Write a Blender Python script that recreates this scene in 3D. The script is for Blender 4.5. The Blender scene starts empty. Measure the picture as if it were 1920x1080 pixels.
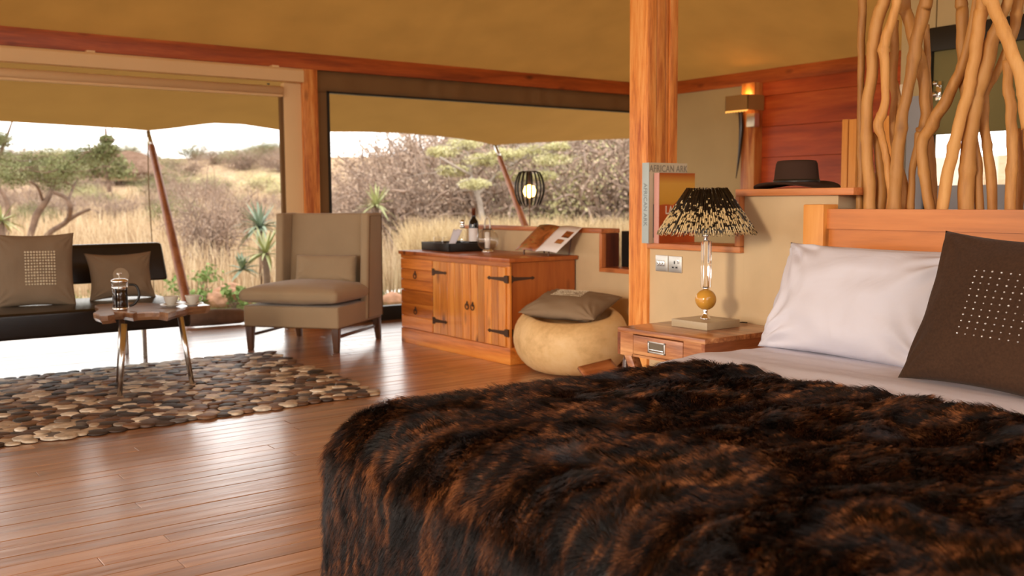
import bpy, bmesh, math, random
import numpy as np
from mathutils import Vector, Matrix, noise
random.seed(7); rng = np.random.default_rng(7)
SC = bpy.context.scene
COL = SC.collection
PI = math.pi
# ------------------------------------------------------------------ camera, world, light, exposure
F = 1838.0; H = 1.10
dx = np.array([2505., -181., F]); dx /= np.linalg.norm(dx)
dy = np.array([-1360., -156., F]); dy -= dx * (dx @ dy); dy /= np.linalg.norm(dy)
dz = np.cross(dx, dy)
if dz[1] > 0: dz = -dz
R = np.stack([dx, dy, dz]); O = np.array([0, 0, H])
def ray(x, y): return R @ np.array([x - 960., y - 540., F])
def PZ(x, y, z=0.):
    r = ray(x, y); return O + r * (z - H) / r[2]
def PX(x, y, X):
    r = ray(x, y); return O + r * X / r[0]
def PY(x, y, Y):
    r = ray(x, y); return O + r * Y / r[1]
cam_d = bpy.data.cameras.new('camera'); cam = bpy.data.objects.new('camera', cam_d); COL.objects.link(cam)
cam_d.sensor_width = 36; cam_d.lens = F * 36 / 1920; cam_d.clip_start = .05; cam_d.clip_end = 600
M4 = Matrix.Identity(4)
for i in range(3):
    M4[i][0] = R[i][0]; M4[i][1] = -R[i][1]; M4[i][2] = -R[i][2]; M4[i][3] = O[i]
cam.matrix_world = M4
cam_d.dof.use_dof = True; cam_d.dof.focus_distance = 3.4; cam_d.dof.aperture_fstop = 3.4
SC.camera = cam
W = bpy.data.worlds.new('sky'); SC.world = W; W.use_nodes = True
bg = W.node_tree.nodes['Background']
bg.inputs[0].default_value = (1.0, .975, .94, 1); bg.inputs[1].default_value = 3.6
SC.view_settings.view_transform = 'Standard'; SC.view_settings.look = 'None'
SC.view_settings.gamma = 1; SC.view_settings.use_curve_mapping = False
SC.view_settings.exposure = -0.08
def area(name, loc, target, sx, sy, power, color, spread=180):
    d = bpy.data.lights.new(name, 'AREA'); d.shape = 'RECTANGLE'; d.size = sx; d.size_y = sy
    d.energy = power; d.color = color; d.spread = math.radians(spread)
    o = bpy.data.objects.new(name, d); COL.objects.link(o); o.location = loc
    o.rotation_euler = (Vector(target) - Vector(loc)).to_track_quat('-Z', 'Y').to_euler()
    return o
# added fill lamps standing in for daylight from the left side and rear
area('open_side_fill', (-3.4, 3.2, 1.5), (3.0, 3.4, .8), 5.0, 1.6, 40, (1, .90, .80))
area('rear_opening_fill', (.2, -2.2, 1.9), (2.6, 3.2, .8), 3.0, 1.4, 20, (1, .92, .86))
area('warm_side_fill', (-3.0, 1.2, 2.0), (3.7, 3.9, .6), .7, .7, 30, (1, .80, .58), 60)  # added warm lamp for crisp light on post and stool; sky is overcast

# ------------------------------------------------------------------ helpers
class B:
    def __init__(s): s.v = []; s.f = []
    def add(s, vs, fs):
        n = len(s.v); s.v.extend([tuple(v) for v in vs]); s.f.extend([tuple(i + n for i in f) for f in fs]); return s
    def box(s, x0, x1, y0, y1, z0, z1, m=None):
        vs = [(x, y, z) for z in (z0, z1) for y in (y0, y1) for x in (x0, x1)]
        if m is not None: vs = [m @ Vector(v) for v in vs]
        return s.add(vs, [(0, 2, 3, 1), (4, 5, 7, 6), (0, 1, 5, 4), (2, 6, 7, 3), (0, 4, 6, 2), (1, 3, 7, 5)])
    def tube(s, pts, rad, n=10, cap=True, flat=1.0):
        pts = [Vector(p) for p in pts]
        if not hasattr(rad, '__len__'): rad = [rad] * len(pts)
        vs = []; up = Vector((.31, .17, .93)); prev = None
        for i, p in enumerate(pts):
            t = (pts[min(i + 1, len(pts) - 1)] - pts[max(i - 1, 0)]).normalized()
            if prev is None: a = t.orthogonal().normalized()
            else: a = (prev - t * prev.dot(t)).normalized()
            prev = a; b = t.cross(a)
            for k in range(n):
                an = 2 * PI * k / n; vs.append(p + (a * math.cos(an) + b * math.sin(an) * flat) * rad[i])
        fs = [(i * n + k, i * n + (k + 1) % n, (i + 1) * n + (k + 1) % n, (i + 1) * n + k) for i in range(len(pts) - 1) for k in range(n)]
        if cap: fs += [tuple(range(n - 1, -1, -1)), tuple((len(pts) - 1) * n + k for k in range(n))]
        return s.add(vs, fs)
    def lathe(s, prof, n=32, c=(0, 0, 0), sx=1, sy=1):
        vs = [(c[0] + r * math.cos(2 * PI * k / n) * sx, c[1] + r * math.sin(2 * PI * k / n) * sy, c[2] + z) for r, z in prof for k in range(n)]
        fs = [(i * n + k, i * n + (k + 1) % n, (i + 1) * n + (k + 1) % n, (i + 1) * n + k) for i in range(len(prof) - 1) for k in range(n)]
        if prof[0][0] > 1e-5: fs.append(tuple(range(n - 1, -1, -1)))
        if prof[-1][0] > 1e-5: fs.append(tuple((len(prof) - 1) * n + k for k in range(n)))
        return s.add(vs, fs)
    def prism(s, poly, z0, z1, m=None):
        n = len(poly); vs = [Vector((x, y, z)) for z in (z0, z1) for x, y in poly]
        if m is not None: vs = [m @ v for v in vs]
        return s.add(vs, [tuple(range(n - 1, -1, -1)), tuple(range(n, 2 * n))] + [(k, (k + 1) % n, n + (k + 1) % n, n + k) for k in range(n)])
    def grid(s, fn, nu, nv, u0=0, u1=1, v0=0, v1=1, wrap=False):
        vs = [fn(u0 + (u1 - u0) * i / nu, v0 + (v1 - v0) * j / nv) for j in range(nv + 1) for i in range(nu + (0 if wrap else 1))]
        w = nu if wrap else nu + 1
        fs = [(j * w + i, j * w + (i + 1) % w, (j + 1) * w + (i + 1) % w, (j + 1) * w + i) for j in range(nv) for i in range(nu)]
        return s.add(vs, fs)
    def build(s, name, mat, parent=None, bevel=0, seg=2, smooth=False, sub=0, weld=False, solid=0, kind=None, loc=None):
        me = bpy.data.meshes.new(name)
        if bevel or weld or loc:
            bm = bmesh.new(); vv = [bm.verts.new(v) for v in s.v]
            for f in s.f:
                try: bm.faces.new([vv[i] for i in f])
                except ValueError: pass
            if weld: bmesh.ops.remove_doubles(bm, verts=bm.verts, dist=1e-4)
            if bevel:
                bmesh.ops.recalc_face_normals(bm, faces=bm.faces)
                es = [e for e in bm.edges if len(e.link_faces) == 2 and e.calc_face_angle(0) > .5]
                bmesh.ops.bevel(bm, geom=es, offset=bevel, segments=seg, affect='EDGES', profile=.6)
            if loc: bmesh.ops.translate(bm, verts=bm.verts, vec=-Vector(loc))
            bmesh.ops.recalc_face_normals(bm, faces=bm.faces)
            bm.to_mesh(me); bm.free()
        else: me.from_pydata(s.v, [], s.f)
        if smooth or bevel:
            me.shade_smooth()
            if not smooth or bevel: me.set_sharp_from_angle(angle=math.radians(38))
        if mat: me.materials.append(mat)
        o = bpy.data.objects.new(name, me); COL.objects.link(o)
        if parent: o.parent = parent
        if loc: o.location = loc
        if solid:
            md = o.modifiers.new('t', 'SOLIDIFY'); md.thickness = solid; md.offset = 0
        if sub:
            md = o.modifiers.new('s', 'SUBSURF'); md.levels = sub; md.render_levels = sub
        if kind: o['kind'] = kind
        return o
def tag(o, label=None, cat=None, group=None, kind=None):
    if label: o['label'] = label
    if cat: o['category'] = cat
    if group: o['group'] = group
    if kind: o['kind'] = kind
    return o
def thing(name, label, cat, loc=(0, 0, 0), rz=0, group=None, kind=None):
    o = bpy.data.objects.new(name, None); COL.objects.link(o); o.empty_display_size = .1
    o.location = loc; o.rotation_euler = (0, 0, rz); return tag(o, label, cat, group, kind)
def copy_tree(o, parent=None):
    c = o.copy(); COL.objects.link(c)
    if parent: c.parent = parent
    for ch in o.children: copy_tree(ch, c)
    return c

# ------------------------------------------------------------------ materials
def newmat(name):
    m = bpy.data.materials.new(name); m.use_nodes = True; nt = m.node_tree
    return m, nt, nt.nodes['Principled BSDF']
def N(nt, t, **kw):
    n = nt.nodes.new(t)
    for k, v in kw.items():
        if k in n.inputs: n.inputs[k].default_value = v
        else: setattr(n, k, v)
    return n
def ramp(nt, fac, stops):
    r = nt.nodes.new('ShaderNodeValToRGB'); e = r.color_ramp.elements
    while len(e) < len(stops): e.new(.5)
    for i, (p, c) in enumerate(stops): e[i].position = p; e[i].color = (*c, 1)
    nt.links.new(fac, r.inputs[0]); return r.outputs[0]
def coords(nt, scale=(1, 1, 1), rand=0, src='Object'):
    tc = nt.nodes.new('ShaderNodeTexCoord'); mp = nt.nodes.new('ShaderNodeMapping'); mp.inputs['Scale'].default_value = scale
    nt.links.new(tc.outputs[src], mp.inputs[0])
    if rand:
        oi = nt.nodes.new('ShaderNodeObjectInfo'); ml = N(nt, 'ShaderNodeMath', operation='MULTIPLY'); ml.inputs[1].default_value = rand
        nt.links.new(oi.outputs['Random'], ml.inputs[0]); nt.links.new(ml.outputs[0], mp.inputs['Location'])
    return mp.outputs[0]
def plain(name, col, rough=.5, metal=0, bump=0, bscale=200, var=0, **kw):
    m, nt, p = newmat(name); p.inputs['Roughness'].default_value = rough; p.inputs['Metallic'].default_value = metal
    v = coords(nt)
    n = N(nt, 'ShaderNodeTexNoise', Scale=bscale if not var else 6.0, Detail=4.0); nt.links.new(v, n.inputs['Vector'])
    lo = tuple(c * (1 - max(var, .04)) for c in col); hi = tuple(min(1, c * (1 + max(var, .04))) for c in col)
    nt.links.new(ramp(nt, n.outputs['Fac'], [(.3, lo), (.7, hi)]), p.inputs['Base Color'])
    if bump:
        n2 = N(nt, 'ShaderNodeTexNoise', Scale=float(bscale), Detail=3.0); nt.links.new(v, n2.inputs['Vector'])
        b = N(nt, 'ShaderNodeBump', Strength=bump, Distance=.003); nt.links.new(n2.outputs['Fac'], b.inputs['Height']); nt.links.new(b.outputs[0], p.inputs['Normal'])
    for k, x in kw.items(): p.inputs[k.replace('_', ' ')].default_value = x
    return m
def wood(name, dark, mid, light, axis=0, scale=1.0, rough=.4, knots=True, rand=0, coat=0, contrast=1.0, bump=.15, stretch=.07):
    m, nt, p = newmat(name); s = [9 * scale] * 3; s[axis] = 9 * scale * stretch
    v = coords(nt, tuple(s), rand)
    n = N(nt, 'ShaderNodeTexNoise', Scale=1.0, Detail=6.0, Roughness=.6, Distortion=.8); nt.links.new(v, n.inputs['Vector'])
    n2 = N(nt, 'ShaderNodeTexNoise', Scale=7.0, Detail=3.0, Roughness=.7); nt.links.new(v, n2.inputs['Vector'])
    mx = N(nt, 'ShaderNodeMix', data_type='FLOAT'); mx.inputs[0].default_value = .3
    nt.links.new(n.outputs['Fac'], mx.inputs[2]); nt.links.new(n2.outputs['Fac'], mx.inputs[3])
    w = .17 / contrast
    c = ramp(nt, mx.outputs[0], [(.5 - w, dark), (.5, mid), (.5 + w, light)])
    if knots:
        s2 = [5.0] * 3; s2[axis] = 2.2
        v2 = coords(nt, tuple(s2), rand)
        vo = N(nt, 'ShaderNodeTexVoronoi', Scale=1.0); nt.links.new(v2, vo.inputs['Vector'])
        k = ramp(nt, vo.outputs['Distance'], [(.04, (.12, .03, .01)), (.16, (1, 1, 1))])
        mm = N(nt, 'ShaderNodeMix', data_type='RGBA', blend_type='MULTIPLY'); mm.inputs[0].default_value = .8
        nt.links.new(c, mm.inputs[6]); nt.links.new(k, mm.inputs[7]); c = mm.outputs[2]
    if rand:
        oi = nt.nodes.new('ShaderNodeObjectInfo')
        k = ramp(nt, oi.outputs['Random'], [(0, (.72, .68, .62)), (1, (1.12, 1.1, 1.08))])
        mm = N(nt, 'ShaderNodeMix', data_type='RGBA', blend_type='MULTIPLY'); mm.inputs[0].default_value = 1
        nt.links.new(c, mm.inputs[6]); nt.links.new(k, mm.inputs[7]); c = mm.outputs[2]
    nt.links.new(c, p.inputs['Base Color']); p.inputs['Roughness'].default_value = rough
    if coat: p.inputs['Coat Weight'].default_value = coat; p.inputs['Coat Roughness'].default_value = .12
    b = N(nt, 'ShaderNodeBump', Strength=bump, Distance=.002); nt.links.new(mx.outputs[0], b.inputs['Height']); nt.links.new(b.outputs[0], p.inputs['Normal'])
    return m
def fabric(name, col, rough=.9, weave=600, var=.1, bump=.3, trans=0, sheen=0, fold=0, foldscale=3):
    m, nt, p = newmat(name); v = coords(nt)
    n = N(nt, 'ShaderNodeTexNoise', Scale=float(weave), Detail=2.0); nt.links.new(v, n.inputs['Vector'])
    n2 = N(nt, 'ShaderNodeTexNoise', Scale=2.5, Detail=4.0); nt.links.new(v, n2.inputs['Vector'])
    mx = N(nt, 'ShaderNodeMix', data_type='FLOAT'); mx.inputs[0].default_value = .5
    nt.links.new(n.outputs['Fac'], mx.inputs[2]); nt.links.new(n2.outputs['Fac'], mx.inputs[3])
    lo = tuple(c * (1 - var) for c in col); hi = tuple(min(1, c * (1 + var)) for c in col)
    c = ramp(nt, mx.outputs[0], [(.35, lo), (.65, hi)]); nt.links.new(c, p.inputs['Base Color'])
    p.inputs['Roughness'].default_value = rough; p.inputs['Specular IOR Level'].default_value = .2
    if sheen: p.inputs['Sheen Weight'].default_value = sheen
    b = N(nt, 'ShaderNodeBump', Strength=bump, Distance=.001); nt.links.new(n.outputs['Fac'], b.inputs['Height'])
    if fold:
        n3 = N(nt, 'ShaderNodeTexNoise', Scale=float(foldscale), Detail=3.0, Distortion=1.2); nt.links.new(v, n3.inputs['Vector'])
        b2 = N(nt, 'ShaderNodeBump', Strength=fold, Distance=.03); nt.links.new(n3.outputs['Fac'], b2.inputs['Height']); nt.links.new(b.outputs[0], b2.inputs['Normal']); b = b2
    nt.links.new(b.outputs[0], p.inputs['Normal'])
    if trans:
        t = nt.nodes.new('ShaderNodeBsdfTranslucent'); nt.links.new(c, t.inputs[0]); ms = nt.nodes.new('ShaderNodeMixShader'); ms.inputs[0].default_value = trans
        out = nt.nodes['Material Output']; nt.links.new(p.outputs[0], ms.inputs[1]); nt.links.new(t.outputs[0], ms.inputs[2]); nt.links.new(ms.outputs[0], out.inputs[0])
    return m
def emit(name, col, s):
    m, nt, p = newmat(name); p.inputs['Emission Color'].default_value = (*col, 1); p.inputs['Emission Strength'].default_value = s; p.inputs['Base Color'].default_value = (*col, 1); return m
def glass(name, col=(1, 1, 1), rough=0.0, thin=True):
    m, nt, p = newmat(name)
    if thin:
        g = nt.nodes.new('ShaderNodeBsdfGlossy'); g.inputs['Roughness'].default_value = .02; t = nt.nodes.new('ShaderNodeBsdfTransparent'); t.inputs[0].default_value = (*col, 1)
        lw = N(nt, 'ShaderNodeLayerWeight', Blend=.5); fr = N(nt, 'ShaderNodeMath', operation='POWER'); fr.inputs[1].default_value = 3.5; nt.links.new(lw.outputs['Facing'], fr.inputs[0])
        f2 = N(nt, 'ShaderNodeMath', operation='MULTIPLY_ADD'); f2.inputs[1].default_value = .9; f2.inputs[2].default_value = .07; nt.links.new(fr.outputs[0], f2.inputs[0]); fr = f2; ms = nt.nodes.new('ShaderNodeMixShader')
        nt.links.new(fr.outputs[0], ms.inputs[0]); nt.links.new(t.outputs[0], ms.inputs[1]); nt.links.new(g.outputs[0], ms.inputs[2]); nt.links.new(ms.outputs[0], nt.nodes['Material Output'].inputs[0])
    else:
        p.inputs['Transmission Weight'].default_value = 1; p.inputs['Roughness'].default_value = rough; p.inputs['Base Color'].default_value = (*col, 1)
    return m
M = {}
M['beam'] = wood('beam_wood', (.20, .035, .006), (.42, .085, .014), (.62, .16, .03), 0, 1.0, .45)
M['beam_y'] = wood('beam_wood_side', (.20, .035, .006), (.42, .085, .014), (.62, .16, .03), 1, 1.0, .45)
M['post'] = wood('post_pine', (.36, .075, .012), (.70, .255, .055), (.84, .44, .15), 2, 1.6, .4, rand=9, contrast=1.3)
M['trim_y'] = wood('trim_wood', (.28, .07, .02), (.52, .17, .05), (.68, .27, .09), 1, 1.5, .4)
M['trim_z'] = wood('trim_wood_upright', (.28, .07, .02), (.52, .17, .05), (.68, .27, .09), 2, 1.5, .4)
M['chest_z'] = wood('chest_wood_upright', (.38, .10, .012), (.72, .26, .040), (.86, .42, .10), 2, 1.0, .38, rand=7, coat=.15)
M['chest_y'] = wood('chest_wood_along', (.38, .095, .012), (.68, .215, .032), (.82, .34, .07), 1, 1.0, .38, rand=7, coat=.15)
M['chest_side'] = wood('chest_wood_side', (.26, .055, .008), (.40, .10, .016), (.52, .16, .03), 2, .6, .38, coat=.15, contrast=.8)
M['redpanel'] = wood('red_panel_wood', (.26, .03, .005), (.50, .075, .012), (.68, .15, .03), 1, .5, .4, knots=False)
M['bed_wood'] = wood('headboard_wood', (.42, .13, .025), (.62, .21, .045), (.74, .28, .07), 1, .6, .38, knots=False, contrast=.8, coat=.1)
M['bed_post'] = wood('headboard_post_wood', (.50, .17, .03), (.72, .30, .06), (.80, .38, .10), 2, .8, .4)
M['ns'] = wood('rosewood', (.16, .045, .015), (.42, .16, .06), (.70, .36, .16), 1, 1.1, .3, coat=.4, contrast=1.3)
M['ns_x'] = wood('rosewood_side', (.14, .035, .012), (.32, .10, .035), (.52, .22, .09), 0, 1.1, .3, coat=.4)
M['branch'] = wood('peeled_branch', (.34, .135, .028), (.62, .31, .088), (.74, .43, .150), 2, .8, .55, stretch=.15, knots=True, rand=5, contrast=.8, bump=.5)
M['pole'] = wood('pole_wood', (.20, .06, .02), (.36, .13, .05), (.5, .2, .08), 2, 1.5, .5, knots=False)
M['slab'] = wood('slab_wood', (.10, .035, .015), (.27, .13, .06), (.5, .3, .17), 0, .8, .3, coat=.5)
M['pouf'] = wood('carved_log', (.50, .29, .11), (.76, .51, .24), (.84, .62, .35), 0, .35, .6, knots=False, bump=.4, stretch=.5, contrast=.8)
M['canvas'] = fabric('roof_canvas', (.40, .195, .042), weave=500, var=.12, trans=.15, bump=.2)
M['fly'] = fabric('awning_canvas', (.31, .160, .042), weave=400, var=.08, trans=.22)
M['blindcream'] = fabric('cream_blind', (.86, .60, .32), weave=300, var=.03)
M['jamb'] = fabric('brown_canvas', (.20, .11, .045), weave=400, var=.1)
M['wall'] = plain('beige_plaster', (.60, .445, .265), .85, bump=.12, bscale=180, var=.05)
M['wallcanvas'] = fabric('side_canvas', (.50, .38, .20), weave=300, var=.06)
M['chair'] = fabric('taupe_linen', (.37, .27, .165), weave=500, var=.12, bump=.4, sheen=.2)
M['piping'] = fabric('brown_piping', (.14, .07, .03), weave=300)
M['darkwood'] = wood('dark_leg_wood', (.05, .018, .007), (.10, .04, .016), (.16, .07, .03), 2, 2, .35, knots=False)
M['leather'] = plain('black_leather', (.014, .009, .007), .22, bump=.25, bscale=260)
M['cushion'] = fabric('taupe_cushion', (.25, .175, .11), weave=450, var=.12, bump=.4)
M['bead'] = plain('cream_bead', (.80, .70, .50), .4)
M['steel'] = plain('brushed_steel', (.62, .60, .57), .22, 1)
M['chrome'] = plain('chrome', (.85, .83, .80), .07, 1)
M['plate'] = plain('satin_plate', (.62, .58, .52), .32, 1)
M['iron'] = plain('rusty_iron', (.09, .045, .025), .6, .5)
M['black'] = plain('black_paint', (.010, .008, .006), .4)
M['china'] = plain('white_china', (.62, .58, .50), .15)
M['linen'] = fabric('white_linen', (.63, .61, .68), weave=900, var=.02, bump=.15, fold=.28, foldscale=4)
M['suede'] = fabric('brown_suede', (.055, .026, .013), weave=120, var=.25, bump=.25, sheen=.06, fold=.2, foldscale=4)
M['felt'] = fabric('dark_felt', (.045, .022, .014), weave=700, var=.15)
M['grey_paint'] = plain('grey_lacquer', (.42, .33, .21), .3)
M['onyx'] = plain('amber_onyx', (.55, .27, .04), .12, var=.35)
M['coffee'] = plain('coffee', (.016, .005, .002), .1)
M['glass'] = glass('clear_glass')
M['crystal'] = glass('crystal', (1, .985, .97), thin=False)
M['paper'] = plain('white_paper', (.80, .76, .76), .6)
M['wax'] = plain('white_wax', (.85, .80, .72), .5)
M['bottle'] = plain('dark_bottle_glass', (.012, .008, .006), .06)
M['rug_hide'] = None
M['rope'] = plain('rope', (.25, .17, .09), .9)
M['horn'] = plain('dark_horn', (.025, .014, .009), .25)
M['boot'] = plain('boot_leather', (.085, .04, .028), .3, bump=.3, bscale=60)
M['lantern'] = fabric('lantern_parchment', (.34, .18, .06), weave=200)
M['greypanel'] = plain('grey_panel', (.30, .31, .34), .6)
M['olive'] = fabric('olive_blind', (.20, .17, .07), weave=300)

# ------------------------------------------------------------------ the setting: floor
def floor_mat():
    m, nt, p = newmat('floor_planks')
    at = nt.nodes.new('ShaderNodeAttribute'); at.attribute_name = 'tint'
    v0 = coords(nt, (.9, 16, 4)); off = N(nt, 'ShaderNodeVectorMath', operation='MULTIPLY_ADD')
    off.inputs[1].default_value = (37, 11, 5); nt.links.new(at.outputs['Vector'], off.inputs[0]); nt.links.new(v0, off.inputs[2])
    n = N(nt, 'ShaderNodeTexNoise', Scale=1.0, Detail=7.0, Roughness=.65, Distortion=.6); nt.links.new(off.outputs[0], n.inputs['Vector'])
    c = ramp(nt, n.outputs['Fac'], [(.25, (.19, .068, .026)), (.5, (.35, .155, .070)), (.75, (.50, .26, .13))])
    k = ramp(nt, at.outputs['Fac'], [(0, (.68, .62, .56)), (1, (1.2, 1.2, 1.22))])
    mm = N(nt, 'ShaderNodeMix', data_type='RGBA', blend_type='MULTIPLY'); mm.inputs[0].default_value = 1
    nt.links.new(c, mm.inputs[6]); nt.links.new(k, mm.inputs[7]); nt.links.new(mm.outputs[2], p.inputs['Base Color'])
    v1 = coords(nt, (3, 22, 3)); n1 = N(nt, 'ShaderNodeTexNoise', Scale=1.0, Detail=4.0); nt.links.new(v1, n1.inputs['Vector'])
    rr = ramp(nt, n1.outputs['Fac'], [(.3, (.28,) * 3), (.7, (.44,) * 3)]); nt.links.new(rr, p.inputs['Roughness'])
    p.inputs['Specular IOR Level'].default_value = .7
    p.inputs['Coat Weight'].default_value = 1.0; p.inputs['Coat Roughness'].default_value = .24; p.inputs['Coat IOR'].default_value = 2.0
    b = N(nt, 'ShaderNodeBump', Strength=.45, Distance=.0025); nt.links.new(n1.outputs['Fac'], b.inputs['Height'])
    nt.links.new(b.outputs[0], p.inputs['Normal']); nt.links.new(b.outputs[0], p.inputs['Coat Normal'])
    return m
M['floor'] = floor_mat()
fl = B().box(-3.6, 8.0, -2.3, 8.78, -.12, -.022).build('floor', M['darkwood'])
tag(fl, 'polished red brown timber floor of narrow planks across the tent', 'floor', kind='structure')
planks = []
y = -2.28; PW = .085
while y < 8.75:
    x = -3.6 - random.random() * 1.5
    while x < 8.0:
        L = random.uniform(1.2, 3.0); x1 = min(x + L, 8.0)
        a = max(x, -3.6)
        if x1 - a > .1: planks.append((a, x1 - .0012, y, y + PW - .0022, random.uniform(-.0009, .0007), random.random()))
        x += L
    y += PW
def proj(p):
    q = R.T @ (np.array(p, float) - O); return (960 + F * q[0] / q[2], 540 + F * q[1] / q[2], q[2]) if q[2] > .1 else None
def score(pl):
    if pl[2] < 1.0: return 0
    s = 0
    for t in np.linspace(0, 1, 9):
        X = pl[0] + (pl[1] - pl[0]) * t; q = proj((X, pl[2], 0))
        if q and -40 < q[0] < 1960 and 560 < q[1] < 1180 and not (X > 1.2 and pl[2] < 2.6) and X < 4.4: s += (pl[1] - pl[0]) / q[2] ** 2
    return s
planks.sort(key=score, reverse=True)
def plank_geo(b, pl):
    x0, x1, y0, y1, dzz, t = pl; c = .0016
    vs = [(x0, y0, -.02), (x1, y0, -.02), (x1, y1, -.02), (x0, y1, -.02), (x0, y0, dzz - c), (x1, y0, dzz - c), (x1, y1, dzz - c), (x0, y1, dzz - c),
          (x0 + c, y0 + c, dzz), (x1 - c, y0 + c, dzz), (x1 - c, y1 - c, dzz), (x0 + c, y1 - c, dzz)]
    b.add(vs, [(0, 1, 5, 4), (1, 2, 6, 5), (2, 3, 7, 6), (3, 0, 4, 7), (4, 5, 9, 8), (5, 6, 10, 9), (6, 7, 11, 10), (7, 4, 8, 11), (8, 9, 10, 11)])
def tint_attr(me, vals):
    a = me.attributes.new('tint', 'FLOAT', 'POINT'); a.data.foreach_set('value', np.array(vals, dtype=np.float32))
for pl in planks[:295]:
    b = B(); plank_geo(b, pl); o = b.build('plank', M['floor'], fl); tint_attr(o.data, [pl[5]] * 12)
b = B(); ts = []
for pl in planks[295:]: plank_geo(b, pl); ts += [pl[5]] * 12
o = b.build('plank', M['floor'], fl, kind='stuff'); tint_attr(o.data, ts)

# ------------------------------------------------------------------ beams, posts, walls, roof
def struct(o, label, cat): return tag(o, label, cat, kind='structure')
YF = 8.0; XR = 7.87
struct(B().box(-3.7, XR + .12, YF - .05, YF + .07, 2.236, 2.372).build('trim_1', M['beam'], bevel=.006), 'long red timber beam above the open front of the tent', 'beam')
struct(B().box(XR - .02, XR + .10, -2.3, YF - .05, 2.236, 2.372).build('trim_2', M['beam_y'], bevel=.006), 'red timber beam above the beige canvas and red panel wall', 'beam')
struct(B().box(-3.7, -3.58, -2.3, YF - .05, 2.236, 2.372).build('trim_3', M['beam_y'], bevel=.006), 'timber beam over the open left side of the tent', 'beam')
struct(B().box(3.625, 3.768, YF - .06, YF + .06, 0, 2.236).build('trim_4', M['post'], bevel=.006), 'slim timber post behind the wing armchair', 'post')
struct(B().box(XR - .1, XR + .04, YF - .1, YF + .06, 0, 2.236).build('trim_5', M['post'], bevel=.006), 'timber corner post at the right end of the front beam', 'post')
for (x, yy) in ((-3.64, 8.0), (-3.64, 4.0), (-3.64, -.5)):
    struct(B().box(x - .06, x + .06, yy - .06, yy + .06, 0, 2.236).build('trim_6', M['post'], bevel=.006), 'timber post on the open left side of the tent', 'post')['group'] = 'left side posts'
# roof canvas
def roof(x, yv):
    d = min(YF - yv, XR - x, x + 3.64)
    dd = min(YF - yv, XR - x)
    z = 2.37 + .36 * min(max(d, 0), 4.0) + .012 * math.sin(min(d, 3) * 1.1)
    # creases that fan out of the post head
    vx, vy = x - 3.8, yv - 3.87; r = math.hypot(vx, vy); a = math.atan2(vy, vx)
    w = min(1, r / 1.5) * min(1, max(d, 0) / .5)
    z += w * .030 * noise.noise((a * 6 + .7 * math.sin(r), r * .35, 3.1)) + w * .016 * noise.noise((a * 17, r * .5, 9.0))
    z += .015 * noise.noise((x * .8, yv * .8, 1)) * w
    return (x, yv, z)
struct(B().grid(roof, 330, 300, -3.64, XR, -2.3, YF).build('ceiling', M['canvas'], smooth=True), 'sloping tan canvas tent roof with creases', 'ceiling')
# left side & back: canvas flap above, open below
struct(B().box(-3.66, -3.62, -2.3, -.5, 0, 2.236).build('wall_left', M['wallcanvas']), 'beige canvas wall beside the open left side', 'wall')
b = B().box(-3.64, -1.4, -2.34, -2.3, 0, 2.37).box(1.8, XR, -2.34, -2.3, 0, 2.37).box(-1.4, 1.8, -2.34, -2.3, 2.2, 2.37)
struct(b.build('wall_back', M['wallcanvas']), 'beige canvas wall behind the bed end of the tent', 'wall')
oa, ob = PX(1735, 300, XR)[1], PX(1925, 300, XR)[1]
struct(B().box(XR, XR + .03, oa, YF, 0, 2.24).box(XR, XR + .03, -2.3, ob, 0, 2.24).box(XR, XR + .03, ob, oa, 0, .8).box(XR, XR + .03, ob, oa, 2.1, 2.24).build('wall_right', M['wallcanvas']), 'beige canvas side wall beyond the partition', 'wall')

# front opening one: blind cassette, rail, side channel
t = thing('roller_blind', 'cream roller blind cassette under the front beam', 'blind', (0, YF, 0))
b = B(); b.prism([(-.13, 2.112), (-.02, 2.112), (-.02, 2.225), (-.11, 2.225), (-.13, 2.205)], -3.5, 3.61, Matrix(((0, 0, 1, 0), (1, 0, 0, 0), (0, 1, 0, 0), (0, 0, 0, 1))))
b.build('cassette', M['blindcream'], t, bevel=.004)
b = B(); b.tube([(-3.5, -.045, 2.035), (3.44, -.045, 2.035)], .040, 14); b.build('blind_roll', M['blindcream'], t, smooth=True)
b = B(); b.box(-3.5, 3.44, -.075, -.02, 1.985, 2.004); b.build('bottom_rail', M['blindcream'], t, bevel=.004)
for x in (-1.4, 1.9, 3.36): B().box(x - .03, x + .03, -.12, -.06, 2.222, 2.237).build('bracket', M['blindcream'], t)
B().lathe([(.0, 0), (.012, .0), (.012, .01), (0, .012)], 12, (3.30, -.1, 2.075)).build('end_knob', M['black'], t)
t = thing('door_1', 'cream side channel between open front and timber post', 'door frame', (0, YF, 0), kind='structure')
B().box(3.465, 3.625, -.03, .03, 0, 2.11).build('side_channel', M['blindcream'], t, bevel=.003)
B().box(3.435, 3.462, -.02, .02, 0, 2.0).build('guide_strip', M['jamb'], t)
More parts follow.
